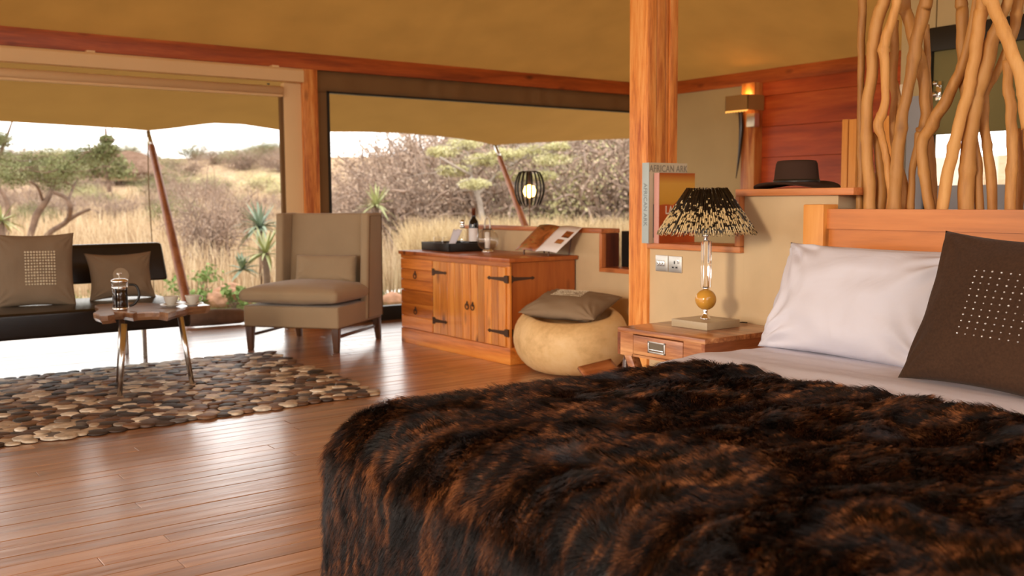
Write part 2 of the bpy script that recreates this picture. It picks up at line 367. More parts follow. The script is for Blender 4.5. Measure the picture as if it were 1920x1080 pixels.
# window two
t = thing('window_1', 'wide open tent window behind the wooden chest', 'window', (0, YF, 0), kind='structure')
B().box(3.768, 3.885, -.015, .015, 0, 2.236).build('canvas_jamb', M['jamb'], t)
def valance(u, w):
    x = 3.77 + (XR - 3.77) * u; z = 2.05 + .186 * w
    return (x, -.02 + .006 * math.sin(x * 21 + 2 * math.sin(x * 5)) * (1 - w * .3), z)
B().grid(valance, 240, 3).build('canvas_valance', M['jamb'], t, smooth=True, solid=.003)
B().box(3.87, 7.8, -.03, .03, 2.046, 2.062).build('top_trim', M['black'], t)
B().box(3.872, 3.892, -.03, .03, .13, 2.06).build('side_trim', M['black'], t)
B().box(3.885, 7.8, -.04, .04, -.02, .13).build('sill_frame', M['black'], t, bevel=.005)
# stone edging outside and deck edge
stone = plain('edging_stone', (.30, .22, .165), .9, bump=.6, bscale=30, var=.25)
st = B().box(-4, 9, 8.8, 9.35, -.3, -.10).build('path_1', plain('gravel_bed', (.30, .22, .15), .95, bump=.5, bscale=60, var=.2))
struct(st, 'pale stone edging strip between deck and lawn', 'path')
x = -1.0
while x < 8.6:
    L = random.uniform(.35, .7)
    for row in range(2):
        y0 = 8.81 + row * .27; j = [random.uniform(-.02, .02) for _ in range(8)]
        poly = [(x + .01 + j[0], y0 + j[1]), (x + L * .5, y0 - .01 + j[2]), (x + L - .01 + j[3], y0 + j[4]), (x + L - .01 + j[5], y0 + .24), (x + L * .4, y0 + .255 + j[6] * .5), (x + .01 + j[7], y0 + .24)]
        B().prism(poly, -.12, -.035 + random.uniform(-.015, .012)).build('stone', stone, st, bevel=.012, seg=1)
    x += L

# awning fly
edge = [(-5, 1.90), (-2.2, 1.93), (-1.0, 1.80), (.2, 1.90), (1.65, 1.865), (2.35, 1.85), (2.8, 1.838), (3.0, 1.825), (3.25, 1.86), (3.45, 1.895), (3.68, 1.93), (4.0, 1.93), (4.42, 1.885), (4.7, 1.87), (5.0, 1.885), (5.5, 1.90),
        (5.94, 1.905), (6.4, 1.89), (6.8, 1.865), (7.1, 1.835), (7.33, 1.80), (7.6, 1.825), (7.95, 1.85), (9.0, 1.92), (9.66, 1.956), (12, 1.9)]
ex = [e[0] for e in edge]; ez = [e[1] for e in edge]
def fly(u, v):
    x = -5 + 17 * u; z1 = float(np.interp(x, ex, ez)); yv = YF + .08 + 2.22 * v
    z = 2.365 + (z1 - 2.365) * (v ** 1.15)
    if 5.6 < x < 7.2: z += .010 * math.sin((yv * 9 + x * 1.1)) * math.exp(-((x - 6.4) / .45) ** 2) * math.exp(-((v - .55) / .25) ** 2)
    z += .008 * noise.noise((x * 1.4, yv * .8, 0)) * math.sin(PI * v)
    return (x, yv, z)
tag(B().grid(fly, 260, 26).build('awning', M['fly'], smooth=True), 'tan canvas awning with scalloped edge outside the front beam', 'awning')
for x, zt, lab in ((3.0, 1.825, 'leaning wooden awning pole right of the black sofa'), (7.33, 1.80, 'leaning wooden awning pole behind the glass lantern'), (-1.0, 1.80, 'leaning wooden awning pole at the left of the deck')):
    t = thing('awning_pole', lab, 'pole', (x, 10.3 - .616 * (zt + .25), -.25))
    d = Vector((0, .616, 1)) * (zt + .25)
    B().tube([(0, 0, 0), d * .05, d * .5, d * .925], [.044, .046, .043, .034], 14).build('shaft', M['pole'], t, smooth=True)
    B().tube([d * .92, d * .995], [.028, .025], 12).build('metal_tip', M['steel'], t, smooth=True)
    B().tube([(0, -.01, -.02), d * .03], [.03, .03], 12).build('metal_foot', M['steel'], t, smooth=True)
for (px, py0, x, yv, lab) in ((275, 275, 3.0, 10.25, 'thin rope hanging beside the left awning pole'),):
    B().tube([(x - .02, yv, 1.8), (x - .03, yv, 1.2), (x - .015, yv, .6), (x - .02, yv, -.2)], .006, 6).build('rope', M['rope'])['label'] = lab
    bpy.data.objects['rope']['category'] = 'rope'

# low wall behind the chest
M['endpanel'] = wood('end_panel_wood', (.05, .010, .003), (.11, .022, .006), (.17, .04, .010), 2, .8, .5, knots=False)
LX = 4.42
t = thing('partition_wall', 'low beige plaster wall with wooden capping behind the chest', 'wall', (LX, 0, 0), kind='structure')
B().box(0, .14, 4.99, 6.62, 0, .872).box(0, .14, 4.0, 4.99, 0, .612).build('plaster', M['wall'], t)
B().box(-.012, .155, 4.965, 6.64, .872, .902).build('capping', M['trim_y'], t, bevel=.004)
B().box(-.012, .028, 4.963, 4.99, .643, .871).build('upright_trim', M['trim_z'], t, bevel=.003)
B().box(.030, .15, 4.966, 4.989, .643, .871).build('end_panel', M['endpanel'], t)
B().box(-.012, .155, 4.0, 4.99, .612, .642).build('ledge', M['trim_y'], t, bevel=.003)
redbox = B().box(LX + .16, LX + .5, 4.66, 4.955, .3, .885).build('cabinet', M['black'], bevel=.004)
tag(redbox, 'black cabinet partly seen through the step in the low wall', 'cabinet')

# main post: laminated boards
t = thing('timber_post', 'thick laminated pine post between books and low wall', 'post', (3.70, 3.80, 0), kind='structure')
xs = [0, .060, .067, .128, .137, .157, .165, .222]
for i in range(0, 8, 2):
    ins = [0, .004, .010, .002][i // 2]
    B().box(xs[i], xs[i + 1] + .002, ins, .143 - ins, 0, 3.35).build('board', M['post'], t, bevel=.003)
# right partition
t = thing('bed_wall', 'beige plaster partition behind the bed with a wood framed step', 'wall', (3.72, 0, 0), kind='structure')
b = B().box(0, .22, 3.155, 3.80, 0, .838).box(0, .22, 2.63, 3.1548, 0, 1.112)
b.build('plaster', M['wall'], t)
B().box(-.03, .24, 3.155, 3.795, .838, .868).build('ledge', M['trim_y'], t, bevel=.004)
B().box(-.03, .24, 3.156, 3.189, .869, 1.111).build('upright_trim', M['trim_z'], t, bevel=.004)
B().box(-.028, .24, 2.535, 3.19, 1.112, 1.145).build('capping', M['trim_y'], t, bevel=.004)
struct(B().box(3.82, 3.94, -.6, 2.528, 0, 1.017).build('wall_low', M['wall']), 'low beige wall behind the headboard carrying the branch screen', 'wall')
# red panel, posts on the far right wall
a = PX(1420, 200, XR - .05); c = PX(1688, 200, XR - .05)
rp = thing('wall_panel', 'red varnished wooden panelling beyond the hat', 'panelling', (XR - .06, 0, 0), kind='structure')
zz = 0
while zz < 2.2:
    B().box(0, .05, c[1], a[1], zz + .003, min(zz + .30, 2.234)).build('panel', M['redpanel'], rp, bevel=.002, seg=1); zz += .30
p0 = PX(1396, 300, XR - .12); p1 = PX(1421, 300, XR - .12)
struct(B().box(XR - .18, XR - .061, p1[1], p0[1], 0, 2.234).build('trim_7', M['post'], bevel=.006), 'timber post under the parchment wall lantern', 'post')
# bathroom wall with black framed window
XB = 6.0
def yb(px, py=200): return PX(px, py, XB)[1]
y_l, y_r = yb(1752), yb(1889) ; zt_ = PX(1800, 92, XB)[2]; zm = PX(1820, 249, XB)[2]; zb = PX(1820, 347, XB)[2]
ya, yz = yb(1687), y_r - 2.4
t = thing('wall_bath', 'cream canvas wall behind the branch screen', 'wall', (XB, 0, 0), kind='structure')
b = B().box(0, .05, y_l + .01, ya, 0, 2.9).box(0, .05, yz, y_l, zt_ + .14, 2.9).box(0, .05, yz, y_l, 0, zb - .16).box(0, .05, yz, y_r - .95, 0, 2.9)
b.build('canvas_panel', M['wallcanvas'], t)
t = thing('window_2', 'black framed window with olive blind behind the branch screen', 'window', (XB - .02, 0, 0), kind='structure')
B().box(-.03, .04, y_r - .95, y_l + .05, zt_, zt_ + .15).build('window_head', M['black'], t, bevel=.004)
B().box(-.03, .04, y_l, y_l + .045, zb - .16, zt_).build('window_post', M['black'], t, bevel=.004)
B().box(-.03, .04, y_r - .98, y_r - .94, zb - .16, zt_).build('window_post', M['black'], t, bevel=.004)
B().box(.0, .02, y_r - .94, y_l, zm, zt_).build('blind', M['olive'], t)
B().box(-.01, .03, y_r - .94, y_l, zb - .16, zb).build('lower_panel', M['greypanel'], t)
B().box(.01, .014, y_r - .94, y_l, zb, zm).build('pane', M['glass'], t)
t = thing('wall_mirror_panel', 'grey blue door panel with white edge strip behind the branches', 'door', (XB - .05, 0, 0))
yp0, yp1 = yb(1712), yb(1744)
B().box(-.02, .02, yp1, yp0, .4, PX(1720, 182, XB)[2]).build('door_panel', M['greypanel'], t, bevel=.003)
B().box(-.03, .02, yb(1708), yb(1699), .4, PX(1700, 160, XB)[2]).build('edge_strip', plain('white_strip', (.75, .66, .52), .5), t, bevel=.002)
t = thing('robe_hook', 'chrome double robe hook on the black window post', 'hook', tuple(PX(1757, 170, XB - .06)))
for dzz in (.035, -.035):
    B().tube([(.02, 0, dzz), (-.02, 0, dzz), (-.04, -.012, dzz + .012)], [.008, .01, .018], 10).build('hook_knob', M['chrome'], t, smooth=True)
B().box(.015, .03, -.018, .018, -.06, .06).build('back_plate', M['chrome'], t, bevel=.003)
# pale uprights beside the panel
for (xa, xb_, yt, lab) in ((1579, 1590, 224, 'pale upright board standing before the red panelling, left of two'), (1592, 1606, 224, 'wider pale upright board beside the branch screen, before the panelling'), (1653, 1680, 218, 'orange upright board glimpsed through the branches')):
    q0 = PX(xa, yt, 5.2); q1 = PX(xb_, yt, 5.2)
    o = B().box(0, .03, q1[1], q0[1], 0, q0[2]).build('upright_board', M['bed_post'], bevel=.004); o.location.x = 5.2
    tag(o, lab, 'board', 'upright boards behind the screen')

# ------------------------------------------------------------------ bed
ZB = .50; BX0, BY1 = 1.17, 2.58; BY0 = .55
t = thing('bed', 'large bed with orange brown wooden headboard', 'bed', (2.4, 1.6, 0))
def lb(x0, x1, y0, y1, z0, z1): return B().box(x0 - 2.4, x1 - 2.4, y0 - 1.6, y1 - 1.6, z0, z1)
lb(1.36, 3.55, .62, 2.48, .27, .455).build('mattress', M['linen'], t, bevel=.05, seg=3)
lb(1.36, 3.58, .66, 2.46, .14, .27).build('bed_base', M['bed_wood'], t, bevel=.01)
for x in (1.42, 3.4):
    for yv in (.75, 2.36): lb(x - .04, x + .04, yv - .04, yv + .04, 0, .14).build('leg', M['bed_post'], t, bevel=.005)
hb = lb(3.615, 3.645, .3, 2.60, .25, .985).build('headboard_panel', M['bed_wood'], t)
hz = 1.053
lb(3.60, 3.665, .3, 2.60, .968, hz).build('headboard_rail', M['bed_post'] if False else M['bed_wood'], hb)
hb.matrix_parent_inverse = Matrix()
lb(3.575, 3.68, 2.60, 2.705, 0, 1.073).build('headboard_post', M['bed_post'], t, bevel=.006)
lb(3.575, 3.68, .20, .30, 0, 1.073).build('headboard_post', M['bed_post'], t, bevel=.006)

def drape(x, yv, x0, y1, z0, r, flare=.06, hang=10, y0=None):
    """point of a cloth laid on the bed: x0 = foot edge, y1 / y0 = side edges; cloth past an edge falls down."""
    a = max(x0 + r - x, 0); b_ = max(yv - (y1 - r), 0); sb = 1
    if y0 is not None and yv < y0 + r: b_ = y0 + r - yv; sb = -1
    d = math.hypot(a, b_)
    if d < 1e-9: return Vector((x, yv, z0)), Vector((0, 0, 1))
    ux, uy = -a / d, sb * b_ / d
    q = r * PI / 2
    if d < q: h = r * math.sin(d / r); v = r * (1 - math.cos(d / r)); nz = math.cos(d / r); nh = math.sin(d / r)
    else: h = r + (d - q) * flare; v = r + (d - q); nz = .05; nh = 1
    v = min(v, hang)
    bx = max(x, x0 + r); by = min(yv, y1 - r) if sb > 0 else y0 + r
    return Vector((bx + ux * h, by + uy * h, z0 - v)), Vector((ux * nh, uy * nh, nz)).normalized()
def sheet(u, v):
    x = 2.58 + (3.57 - 2.58) * u; yv = .25 + (2.92 - .25) * v
    p, n = drape(x, yv, -5, 2.62, .496, .07, .05, .42, .50)
    w = .007 * noise.noise((x * 3.5, yv * 1.1, 5)) + .003 * noise.noise((x * 14, yv * 2.2, 1)) + .006 * math.sin(yv * 13 + x * 2) * (1 if p.z < .4 else 0)
    w += .012 * math.exp(-((x - 2.78) / .10) ** 2)
    return p + n * w
tag(B().grid(sheet, 70, 170).build('bed_sheet', M['linen'], smooth=True, solid=.012), 'smooth white bed sheet turned back over the bed below the pillows', 'sheet')

# fur throw: base skin and dense hair
FX1 = 2.66
def fur_surface(x, yv):
    p, n = drape(x, yv, BX0, BY1, ZB + .006, .17, .035, .49, .42)
    k = .024 * noise.noise((x * 3.2 + 1.5 * noise.noise((x, yv * 2, 4)), yv * 7.5, 2)) + .013 * noise.noise((x * 8, yv * 19, 7)) + .010 * noise.noise((x * 1.3, yv * 1.7, 11))
    if p.z < ZB - .1: k = k * .8 + .014 * noise.noise(((x + yv) * 6, p.z * 3, 2)) + .012 * noise.noise(((yv - x) * 7, p.z * 2.5, 2))
    return p + n * k, n
# fall lengths: past the foot and the sides
FOOT = .57
uA, uB = BX0 + .17 - .26 - .36, FX1
vA, vB = .42 - .40, BY1 - .17 + .26 + .40
NU, NV = 190, 230
P3 = np.zeros((NU + 1, NV + 1, 3)); N3 = np.zeros((NU + 1, NV + 1, 3))
for i in range(NU + 1):
    for j in range(NV + 1):
        x = uA + (uB - uA) * i / NU; yv = vA + (vB - vA) * j / NV
        # round the corner of the cloth so nothing trails past the floor
        p, n = fur_surface(x, yv)
        if p.z < .035: p.z = .035 + .3 * 0
        P3[i, j] = p; N3[i, j] = n
bfur = B(); bfur.v = [tuple(P3[i, j]) for i in range(NU + 1) for j in range(NV + 1)]
W_ = NV + 1
bfur.f = [(i * W_ + j, (i + 1) * W_ + j, (i + 1) * W_ + j + 1, i * W_ + j + 1) for i in range(NU) for j in range(NV)]
def fur_mat(name, hair=True):
    m, nt, p = newmat(name)
    v = coords(nt, (4.2, 15, 3.0)); n = N(nt, 'ShaderNodeTexNoise', Scale=1.0, Detail=6.0, Roughness=.65, Distortion=1.4); nt.links.new(v, n.inputs['Vector'])
    v2 = coords(nt, (20, 60, 10)); n2 = N(nt, 'ShaderNodeTexNoise', Scale=1.0, Detail=3.0); nt.links.new(v2, n2.inputs['Vector'])
    mx = N(nt, 'ShaderNodeMix', data_type='FLOAT'); mx.inputs[0].default_value = .42
    nt.links.new(n.outputs['Fac'], mx.inputs[2]); nt.links.new(n2.outputs['Fac'], mx.inputs[3])
    c = ramp(nt, mx.outputs[0], [(.40, (.0045, .003, .0025)), (.49, (.012, .005, .003)), (.555, (.085, .027, .008)), (.67, (.40, .155, .055))])
    v3 = coords(nt, (3.0, 3.4, 2.0)); n3 = N(nt, 'ShaderNodeTexNoise', Scale=1.3, Detail=4.0); nt.links.new(v3, n3.inputs['Vector'])
    g = ramp(nt, n3.outputs['Fac'], [(.60, (0, 0, 0)), (.72, (1, 1, 1))])
    mm = N(nt, 'ShaderNodeMix', data_type='RGBA', blend_type='MIX'); nt.links.new(g, mm.inputs[0]); nt.links.new(c, mm.inputs[6]); mm.inputs[7].default_value = (.05, .05, .058, 1); c = mm.outputs[2]
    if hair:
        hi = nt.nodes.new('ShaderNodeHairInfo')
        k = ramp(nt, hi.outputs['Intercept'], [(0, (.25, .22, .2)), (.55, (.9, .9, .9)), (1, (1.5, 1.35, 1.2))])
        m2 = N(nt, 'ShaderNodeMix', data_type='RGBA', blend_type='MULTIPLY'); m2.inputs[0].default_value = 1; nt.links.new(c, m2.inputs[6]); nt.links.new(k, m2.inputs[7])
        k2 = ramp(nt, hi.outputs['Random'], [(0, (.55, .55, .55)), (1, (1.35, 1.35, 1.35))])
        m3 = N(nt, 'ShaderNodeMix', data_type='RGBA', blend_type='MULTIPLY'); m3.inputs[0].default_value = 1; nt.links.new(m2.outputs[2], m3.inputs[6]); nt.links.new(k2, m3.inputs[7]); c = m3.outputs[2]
    nt.links.new(c, p.inputs['Base Color']); p.inputs['Roughness'].default_value = .42; p.inputs['Specular IOR Level'].default_value = .28
    return m
M['fur_skin'] = fur_mat('fur_skin', False); M['fur_hair'] = fur_mat('fur_hair', True)
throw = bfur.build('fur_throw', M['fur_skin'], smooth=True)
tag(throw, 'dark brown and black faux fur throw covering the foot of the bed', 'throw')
def make_hair(name, roots, pts, radius, mat, parent, kind='stuff', taper=True):
    n, k, _ = pts.shape
    hc = bpy.data.hair_curves.new(name); hc.add_curves([k] * n)
    hc.attributes['position'].data.foreach_set('vector', pts.astype(np.float32).ravel())
    ra = hc.attributes.get('radius') or hc.attributes.new('radius', 'FLOAT', 'POINT')
    prof = np.linspace(1, .12, k) if taper else np.ones(k)
    rr = (np.asarray(radius).reshape(-1, 1) * np.ones((n, 1)) * prof[None, :]).astype(np.float32)
    ra.data.foreach_set('value', rr.ravel())
    hc.materials.append(mat)
    o = bpy.data.objects.new(name, hc); COL.objects.link(o)
    if parent: o.parent = parent
    if kind: o['kind'] = kind
    return o
def bil(A, iu, iv):
    i = np.clip(iu.astype(int), 0, NU - 1); j = np.clip(iv.astype(int), 0, NV - 1); fu = (iu - i)[:, None]; fv = (iv - j)[:, None]
    return A[i, j] * (1 - fu) * (1 - fv) + A[i + 1, j] * fu * (1 - fv) + A[i, j + 1] * (1 - fu) * fv + A[i + 1, j + 1] * fu * fv
NH = 330000
iu = rng.random(NH) * NU; iv = rng.random(NH) * NV
rp_ = bil(P3, iu, iv); rn_ = bil(N3, iu, iv); rn_ /= np.linalg.norm(rn_, axis=1)[:, None]
keep = (rp_[:, 2] > .05) & (rp_[:, 1] > .42)
# fewer hairs where the throw turns away from everything seen
iu, iv, rp_, rn_ = iu[keep], iv[keep], rp_[keep], rn_[keep]; n = len(iu)
def sn(x, y_, s, seed):   # smooth value noise, vectorised
    r = np.random.default_rng(seed).random((256, 256)); X = x * s + 50; Y_ = y_ * s + 50
    i = np.floor(X).astype(int); j = np.floor(Y_).astype(int); a = X - i; b_ = Y_ - j; a = a * a * (3 - 2 * a); b_ = b_ * b_ * (3 - 2 * b_)
    g = lambda p, q: r[p % 256, q % 256]
    return g(i, j) * (1 - a) * (1 - b_) + g(i + 1, j) * a * (1 - b_) + g(i, j + 1) * (1 - a) * b_ + g(i + 1, j + 1) * a * b_
U = uA + (uB - uA) * iu / NU; V = vA + (vB - vA) * iv / NV
down = np.array([0, 0, -1.]); ang = PI + (sn(U, V * 1.6, 3.2, 1) - .5) * 4.2 + (sn(U, V, 9, 2) - .5) * 2.0
lay = np.stack([np.cos(ang), np.sin(ang), np.zeros(n)], 1)
side = np.clip((ZB - .03 - rp_[:, 2]) / .10, 0, 1)[:, None]
sway = np.stack([(sn(V * 1.0, U, 5, 3) - .5) * .5, (sn(V, U, 5, 4) - .5) * 1.1, np.full(n, -1.)], 1)
lay = lay * (1 - side) + sway * side
lay -= rn_ * (lay * rn_).sum(1)[:, None]; lay /= (np.linalg.norm(lay, axis=1)[:, None] + 1e-6)
# clumps
cs = 62.; ju = np.floor(U * cs + .35 * np.sin(V * 90)); jv = np.floor(V * cs + .35 * np.sin(U * 80))
h1 = np.sin(ju * 12.9898 + jv * 78.233) * 43758.5453; h1 -= np.floor(h1); h2 = np.sin(ju * 39.3 + jv * 11.1) * 24634.6; h2 -= np.floor(h2)
cu = (ju + h1) / cs; cv = (jv + h2) / cs
L = (.027 + .010 * rng.random(n))[:, None]; L *= (.85 + .5 * h1)[:, None]
lift = (.42 + .35 * (sn(U, V * 2.2, 7, 8)) + .15 * h2)[:, None]
jit = rng.normal(0, .12, (n, 3))
pull = np.stack([cu - U, cv - V, np.zeros(n)], 1) * .7; pull -= rn_ * (pull * rn_).sum(1)[:, None]
pull *= (1 - side * .8)
pts = np.zeros((n, 5, 3))
for k in range(5):
    s_ = k / 4
    pts[:, k] = rp_ + rn_ * L * lift * (s_ - .33 * s_ ** 2) + (lay + jit * .6) * L * (s_ * .55 + .45 * s_ ** 2) + pull * s_ ** 1.3
pts[:, :, 2] = np.maximum(pts[:, :, 2], .004)
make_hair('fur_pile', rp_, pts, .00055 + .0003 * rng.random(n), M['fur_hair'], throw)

# pillows and cushions
def cushion_mesh(w, h, t_, pinch=.07, n=64, seed=0, wr=.006, pw=2.6):
    b = B()
    def pt(u, v, sgn):
        a = 1 - abs(u) ** pw; c = 1 - abs(v) ** pw
        x = u * w / 2 * (1 - pinch * (1 - v * v) * abs(u) ** 2 * 1.0); y_ = v * h / 2 * (1 - pinch * (1 - u * u) * abs(v) ** 2)
        z = t_ / 2 * (max(a, 0) * max(c, 0)) ** .55
        e = min(1, 4 * max(a, 0) * max(c, 0)) + .15
        z += sgn * 0 + wr * e * noise.noise((u * 2.2 + seed, v * 2.2, sgn * 3)) + wr * .6 * noise.noise((u * 7 + seed, v * 3, sgn))* (abs(u) ** 2 + .2)
        for cu_ in (-1, 1):
            for cv_ in (-1, 1):
                du, dv = u - cu_, (v - cv_) * h / w; rr = math.hypot(du, dv); an = math.atan2(dv, du)
                z += wr * .55 * math.sin(an * 15 + seed + cu_ * 2 + 3 * rr) * math.exp(-((rr - .28) / .26) ** 2)
        if abs(u) > .999 or abs(v) > .999: z = 0
        return (x, y_, sgn * max(z, 0))
    b.grid(lambda u, v: pt(u, v, 1), n, n, -1, 1, -1, 1); b.grid(lambda u, v: pt(-u, v, -1), n, n, -1, 1, -1, 1)
    return b, pt
def place(o, loc, ex_, ez_):
    """local x -> ex_, local y -> up direction ez_, local z = face normal."""
    ex_ = Vector(ex_).normalized(); ez_ = Vector(ez_); ez_ = (ez_ - ex_ * ez_.dot(ex_)).normalized(); n_ = ex_.cross(ez_)
    m = Matrix((ex_, ez_, n_)).transposed().to_4x4(); m.translation = Vector(loc); o.matrix_world = m; return o
def cushion(name, label, cat, w, h, t_, mat, loc, ex_, ez_, beads=None, group=None, pinch=.07, seed=0, wr=.006, bcol=None, bsize=.006, pw=2.6):
    b, pt = cushion_mesh(w, h, t_, pinch, seed=seed, wr=wr, pw=pw)
    o = b.build(name, mat, smooth=True, weld=True); tag(o, label, cat, group); place(o, loc, ex_, ez_)
    if beads:
        bb = B(); u0, u1, v0, v1, nu, nv = beads
        for i in range(nu):
            for j in range(nv):
                u = u0 + (u1 - u0) * i / (nu - 1); v = v0 + (v1 - v0) * j / (nv - 1)
                p = pt(u, v, 1); bs = bsize * random.uniform(.75, 1.1)
                bb.lathe([(0, -.001), (bs, 0), (bs * .6, bs * .55), (0, bs * .7)], 7, (p[0] + random.uniform(-.001, .001), p[1], p[2]))
        c = bb.build('bead_pattern', bcol or M['bead'], o, smooth=True, kind='stuff')
        c['label'] = 'grid of small beads sewn on the cushion'
    return o
cushion('pillow', 'large white pillow standing at the front against the headboard', 'pillow', .82, .46, .24, M['linen'], (3.25, 2.19, .70), (-.02, -1, -.02), (.40, 0, .9), group='white pillows', pinch=.075, seed=3, wr=.020)
cushion('pillow', 'second white pillow, only its top edge showing behind the front one', 'pillow', .80, .44, .17, M['linen'], (3.44, 2.14, .69), (0, -1, 0), (.30, 0, .95), group='white pillows', pinch=.03, seed=9, wr=.014)
dia = plain('cut_glass_bead', (.75, .70, .66), .05, .6)
cushion('cushion', 'big dark brown suede cushion with glass beads leaning on the white pillows', 'cushion', .64, .53, .16, M['suede'], (3.03, 1.505, .735), (-.08, -1, -.03), (.40, -.02, .92), beads=(-.36, .62, -.38, .42, 12, 11), pinch=.09, seed=5, wr=.008, bcol=dia, bsize=.0038)

# ------------------------------------------------------------------ branch screen (traced from its own growth)
scr = thing('branch_screen', 'screen of peeled crooked branches rising behind the headboard', 'screen', (3.80, 1.6, 1.03))
BR = [  # zoomed pixel paths (x, y, half width) and depth offset
 ([(150, -60, 20), (143, 120, 19), (140, 300, 17), (137, 500, 15), (140, 700, 16), (138, 900, 16), (132, 1010, 17)], 0),
 ([(262, -60, 30), (230, 60, 30), (200, 190, 30), (195, 330, 26), (172, 500, 27), (168, 700, 27), (178, 880, 28), (185, 1010, 28)], -.03),
 ([(318, -60, 20), (300, 60, 22), (262, 180, 24), (250, 260, 24), (258, 400, 19), (250, 520, 20), (222, 600, 25), (240, 660, 18), (262, 760, 17), (275, 880, 16), (282, 1010, 15)], -.05),
 ([(205, 640, 14), (225, 740, 22), (238, 870, 25), (232, 1010, 26)], .03),
 ([(300, 100, 22), (300, 240, 20), (296, 380, 17), (300, 480, 16), (292, 600, 16), (310, 760, 17), (345, 880, 20), (355, 1010, 22)], .05),
 ([(300, 380, 12), (322, 480, 14), (335, 560, 13)], .06),
 ([(460, -60, 30), (440, 60, 32), (410, 190, 30), (385, 330, 28), (360, 460, 26), (335, 590, 28), (318, 730, 30), (308, 880, 32), (300, 1010, 32)], -.04),
 ([(350, -40, 25), (365, 80, 28), (395, 200, 26), (435, 330, 27), (450, 470, 27), (448, 590, 26), (425, 640, 24)], .05),
 ([(700, -60, 14), (640, 280, 24), (590, 400, 26), (530, 520, 28), (470, 620, 30), (435, 690, 26), (438, 790, 26), (455, 900, 26), (478, 1010, 26)], -.02),
 ([(425, 640, 20), (410, 720, 20), (385, 850, 16), (378, 1010, 18)], .04),
 ([(455, 120, 14), (462, 330, 15), (470, 560, 15), (480, 800, 20), (490, 1010, 20)], .09),
 ([(622, -60, 26), (628, 60, 28), (630, 200, 28), (630, 330, 24), (640, 440, 22), (655, 560, 20), (690, 700, 20), (705, 850, 20), (712, 1010, 22)], .02),
 ([(735, -60, 30), (718, 60, 32), (700, 180, 32), (678, 320, 28), (655, 450, 26), (622, 560, 28), (595, 680, 28), (560, 820, 28), (530, 1010, 28)], -.07),
 ([(860, -60, 24), (810, 90, 26), (770, 210, 34), (735, 340, 38), (700, 460, 36), (678, 580, 34), (660, 700, 36), (650, 850, 36), (645, 1010, 38)], -.02),
 ([(735, -80, 28), (775, 20, 30), (820, 130, 30), (865, 250, 30), (905, 350, 30), (925, 480, 28), (940, 620, 28)], -.10),
 ([(842, 290, 20), (852, 420, 24), (862, 560, 25), (872, 700, 26), (865, 850, 26), (858, 1010, 26)], -.03),
 ([(900, -60, 26), (888, 80, 26), (868, 180, 22), (800, 340, 18), (745, 440, 18), (735, 560, 20), (745, 700, 22), (765, 830, 24), (775, 1010, 24)], .06),
 ([(905, 620, 14), (912, 760, 24), (905, 880, 22), (900, 1010, 20)], .05),
 ([(990, -60, 26), (985, 200, 26), (960, 420, 26), (950, 640, 26), (965, 820, 26), (960, 1010, 26)], 0),
 ([(1060, -60, 24), (1040, 240, 24), (1060, 500, 24), (1035, 760, 24), (1045, 1010, 26)], .03),
 ([(1090, -60, 24), (1140, 240, 24), (1120, 500, 24), (1165, 760, 24), (1145, 1010, 26)], -.03)]
def smooth_path(ps, rs, k=4):
    out = []; ro = []
    for i in range(len(ps) - 1):
        p0 = ps[max(i - 1, 0)]; p1 = ps[i]; p2 = ps[i + 1]; p3 = ps[min(i + 2, len(ps) - 1)]
        for j in range(k):
            t_ = j / k; out.append(.5 * ((2 * p1) + (p2 - p0) * t_ + (2 * p0 - 5 * p1 + 4 * p2 - p3) * t_ * t_ + (3 * p1 - p0 - 3 * p2 + p3) * t_ ** 3))
            ro.append(rs[i] * (1 - t_) + rs[i + 1] * t_)
    out.append(ps[-1]); ro.append(rs[-1]); return out, ro
for bi, (path, off) in enumerate(BR):
    ps = []; rs = []
    for (zx, zy, hw) in path:
        X = 3.80 + off; p = PX(1560 + zx / 2.571, zy / 2.571, X); dep = (R.T @ (p - O))[2]
        ps.append(Vector(p)); rs.append(hw / 2.571 * dep / F)
    if path[0][1] < 0:   # goes on to the roof
        d = (ps[0] - ps[1]).normalized(); ps.insert(0, ps[0] + Vector((0, d.y * .2, .55))); rs.insert(0, rs[0] * .9)
    if path[-1][1] > 1000: ps[-1].z = 1.035
    ps, rs = smooth_path(ps, rs, 5)
    rs = [r * (1 + .10 * noise.noise((i * .35, bi * 3.3, 0)) + (.16 if (i * 7 + bi * 5) % 13 == 0 else 0)) for i, r in enumerate(rs)]
    pp = [p - Vector((3.80, 1.6, 1.03)) + Vector((.006 * noise.noise((i * .3, bi, 1)), .006 * noise.noise((i * .3, bi, 9)), 0)) for i, p in enumerate(ps)]
    B().tube(pp, rs, 14).build('branch', M['branch'], scr, smooth=True)
B().box(-.16, .12, -1.6, .98, -.012, .004).build('sill', M['bed_wood'], scr)

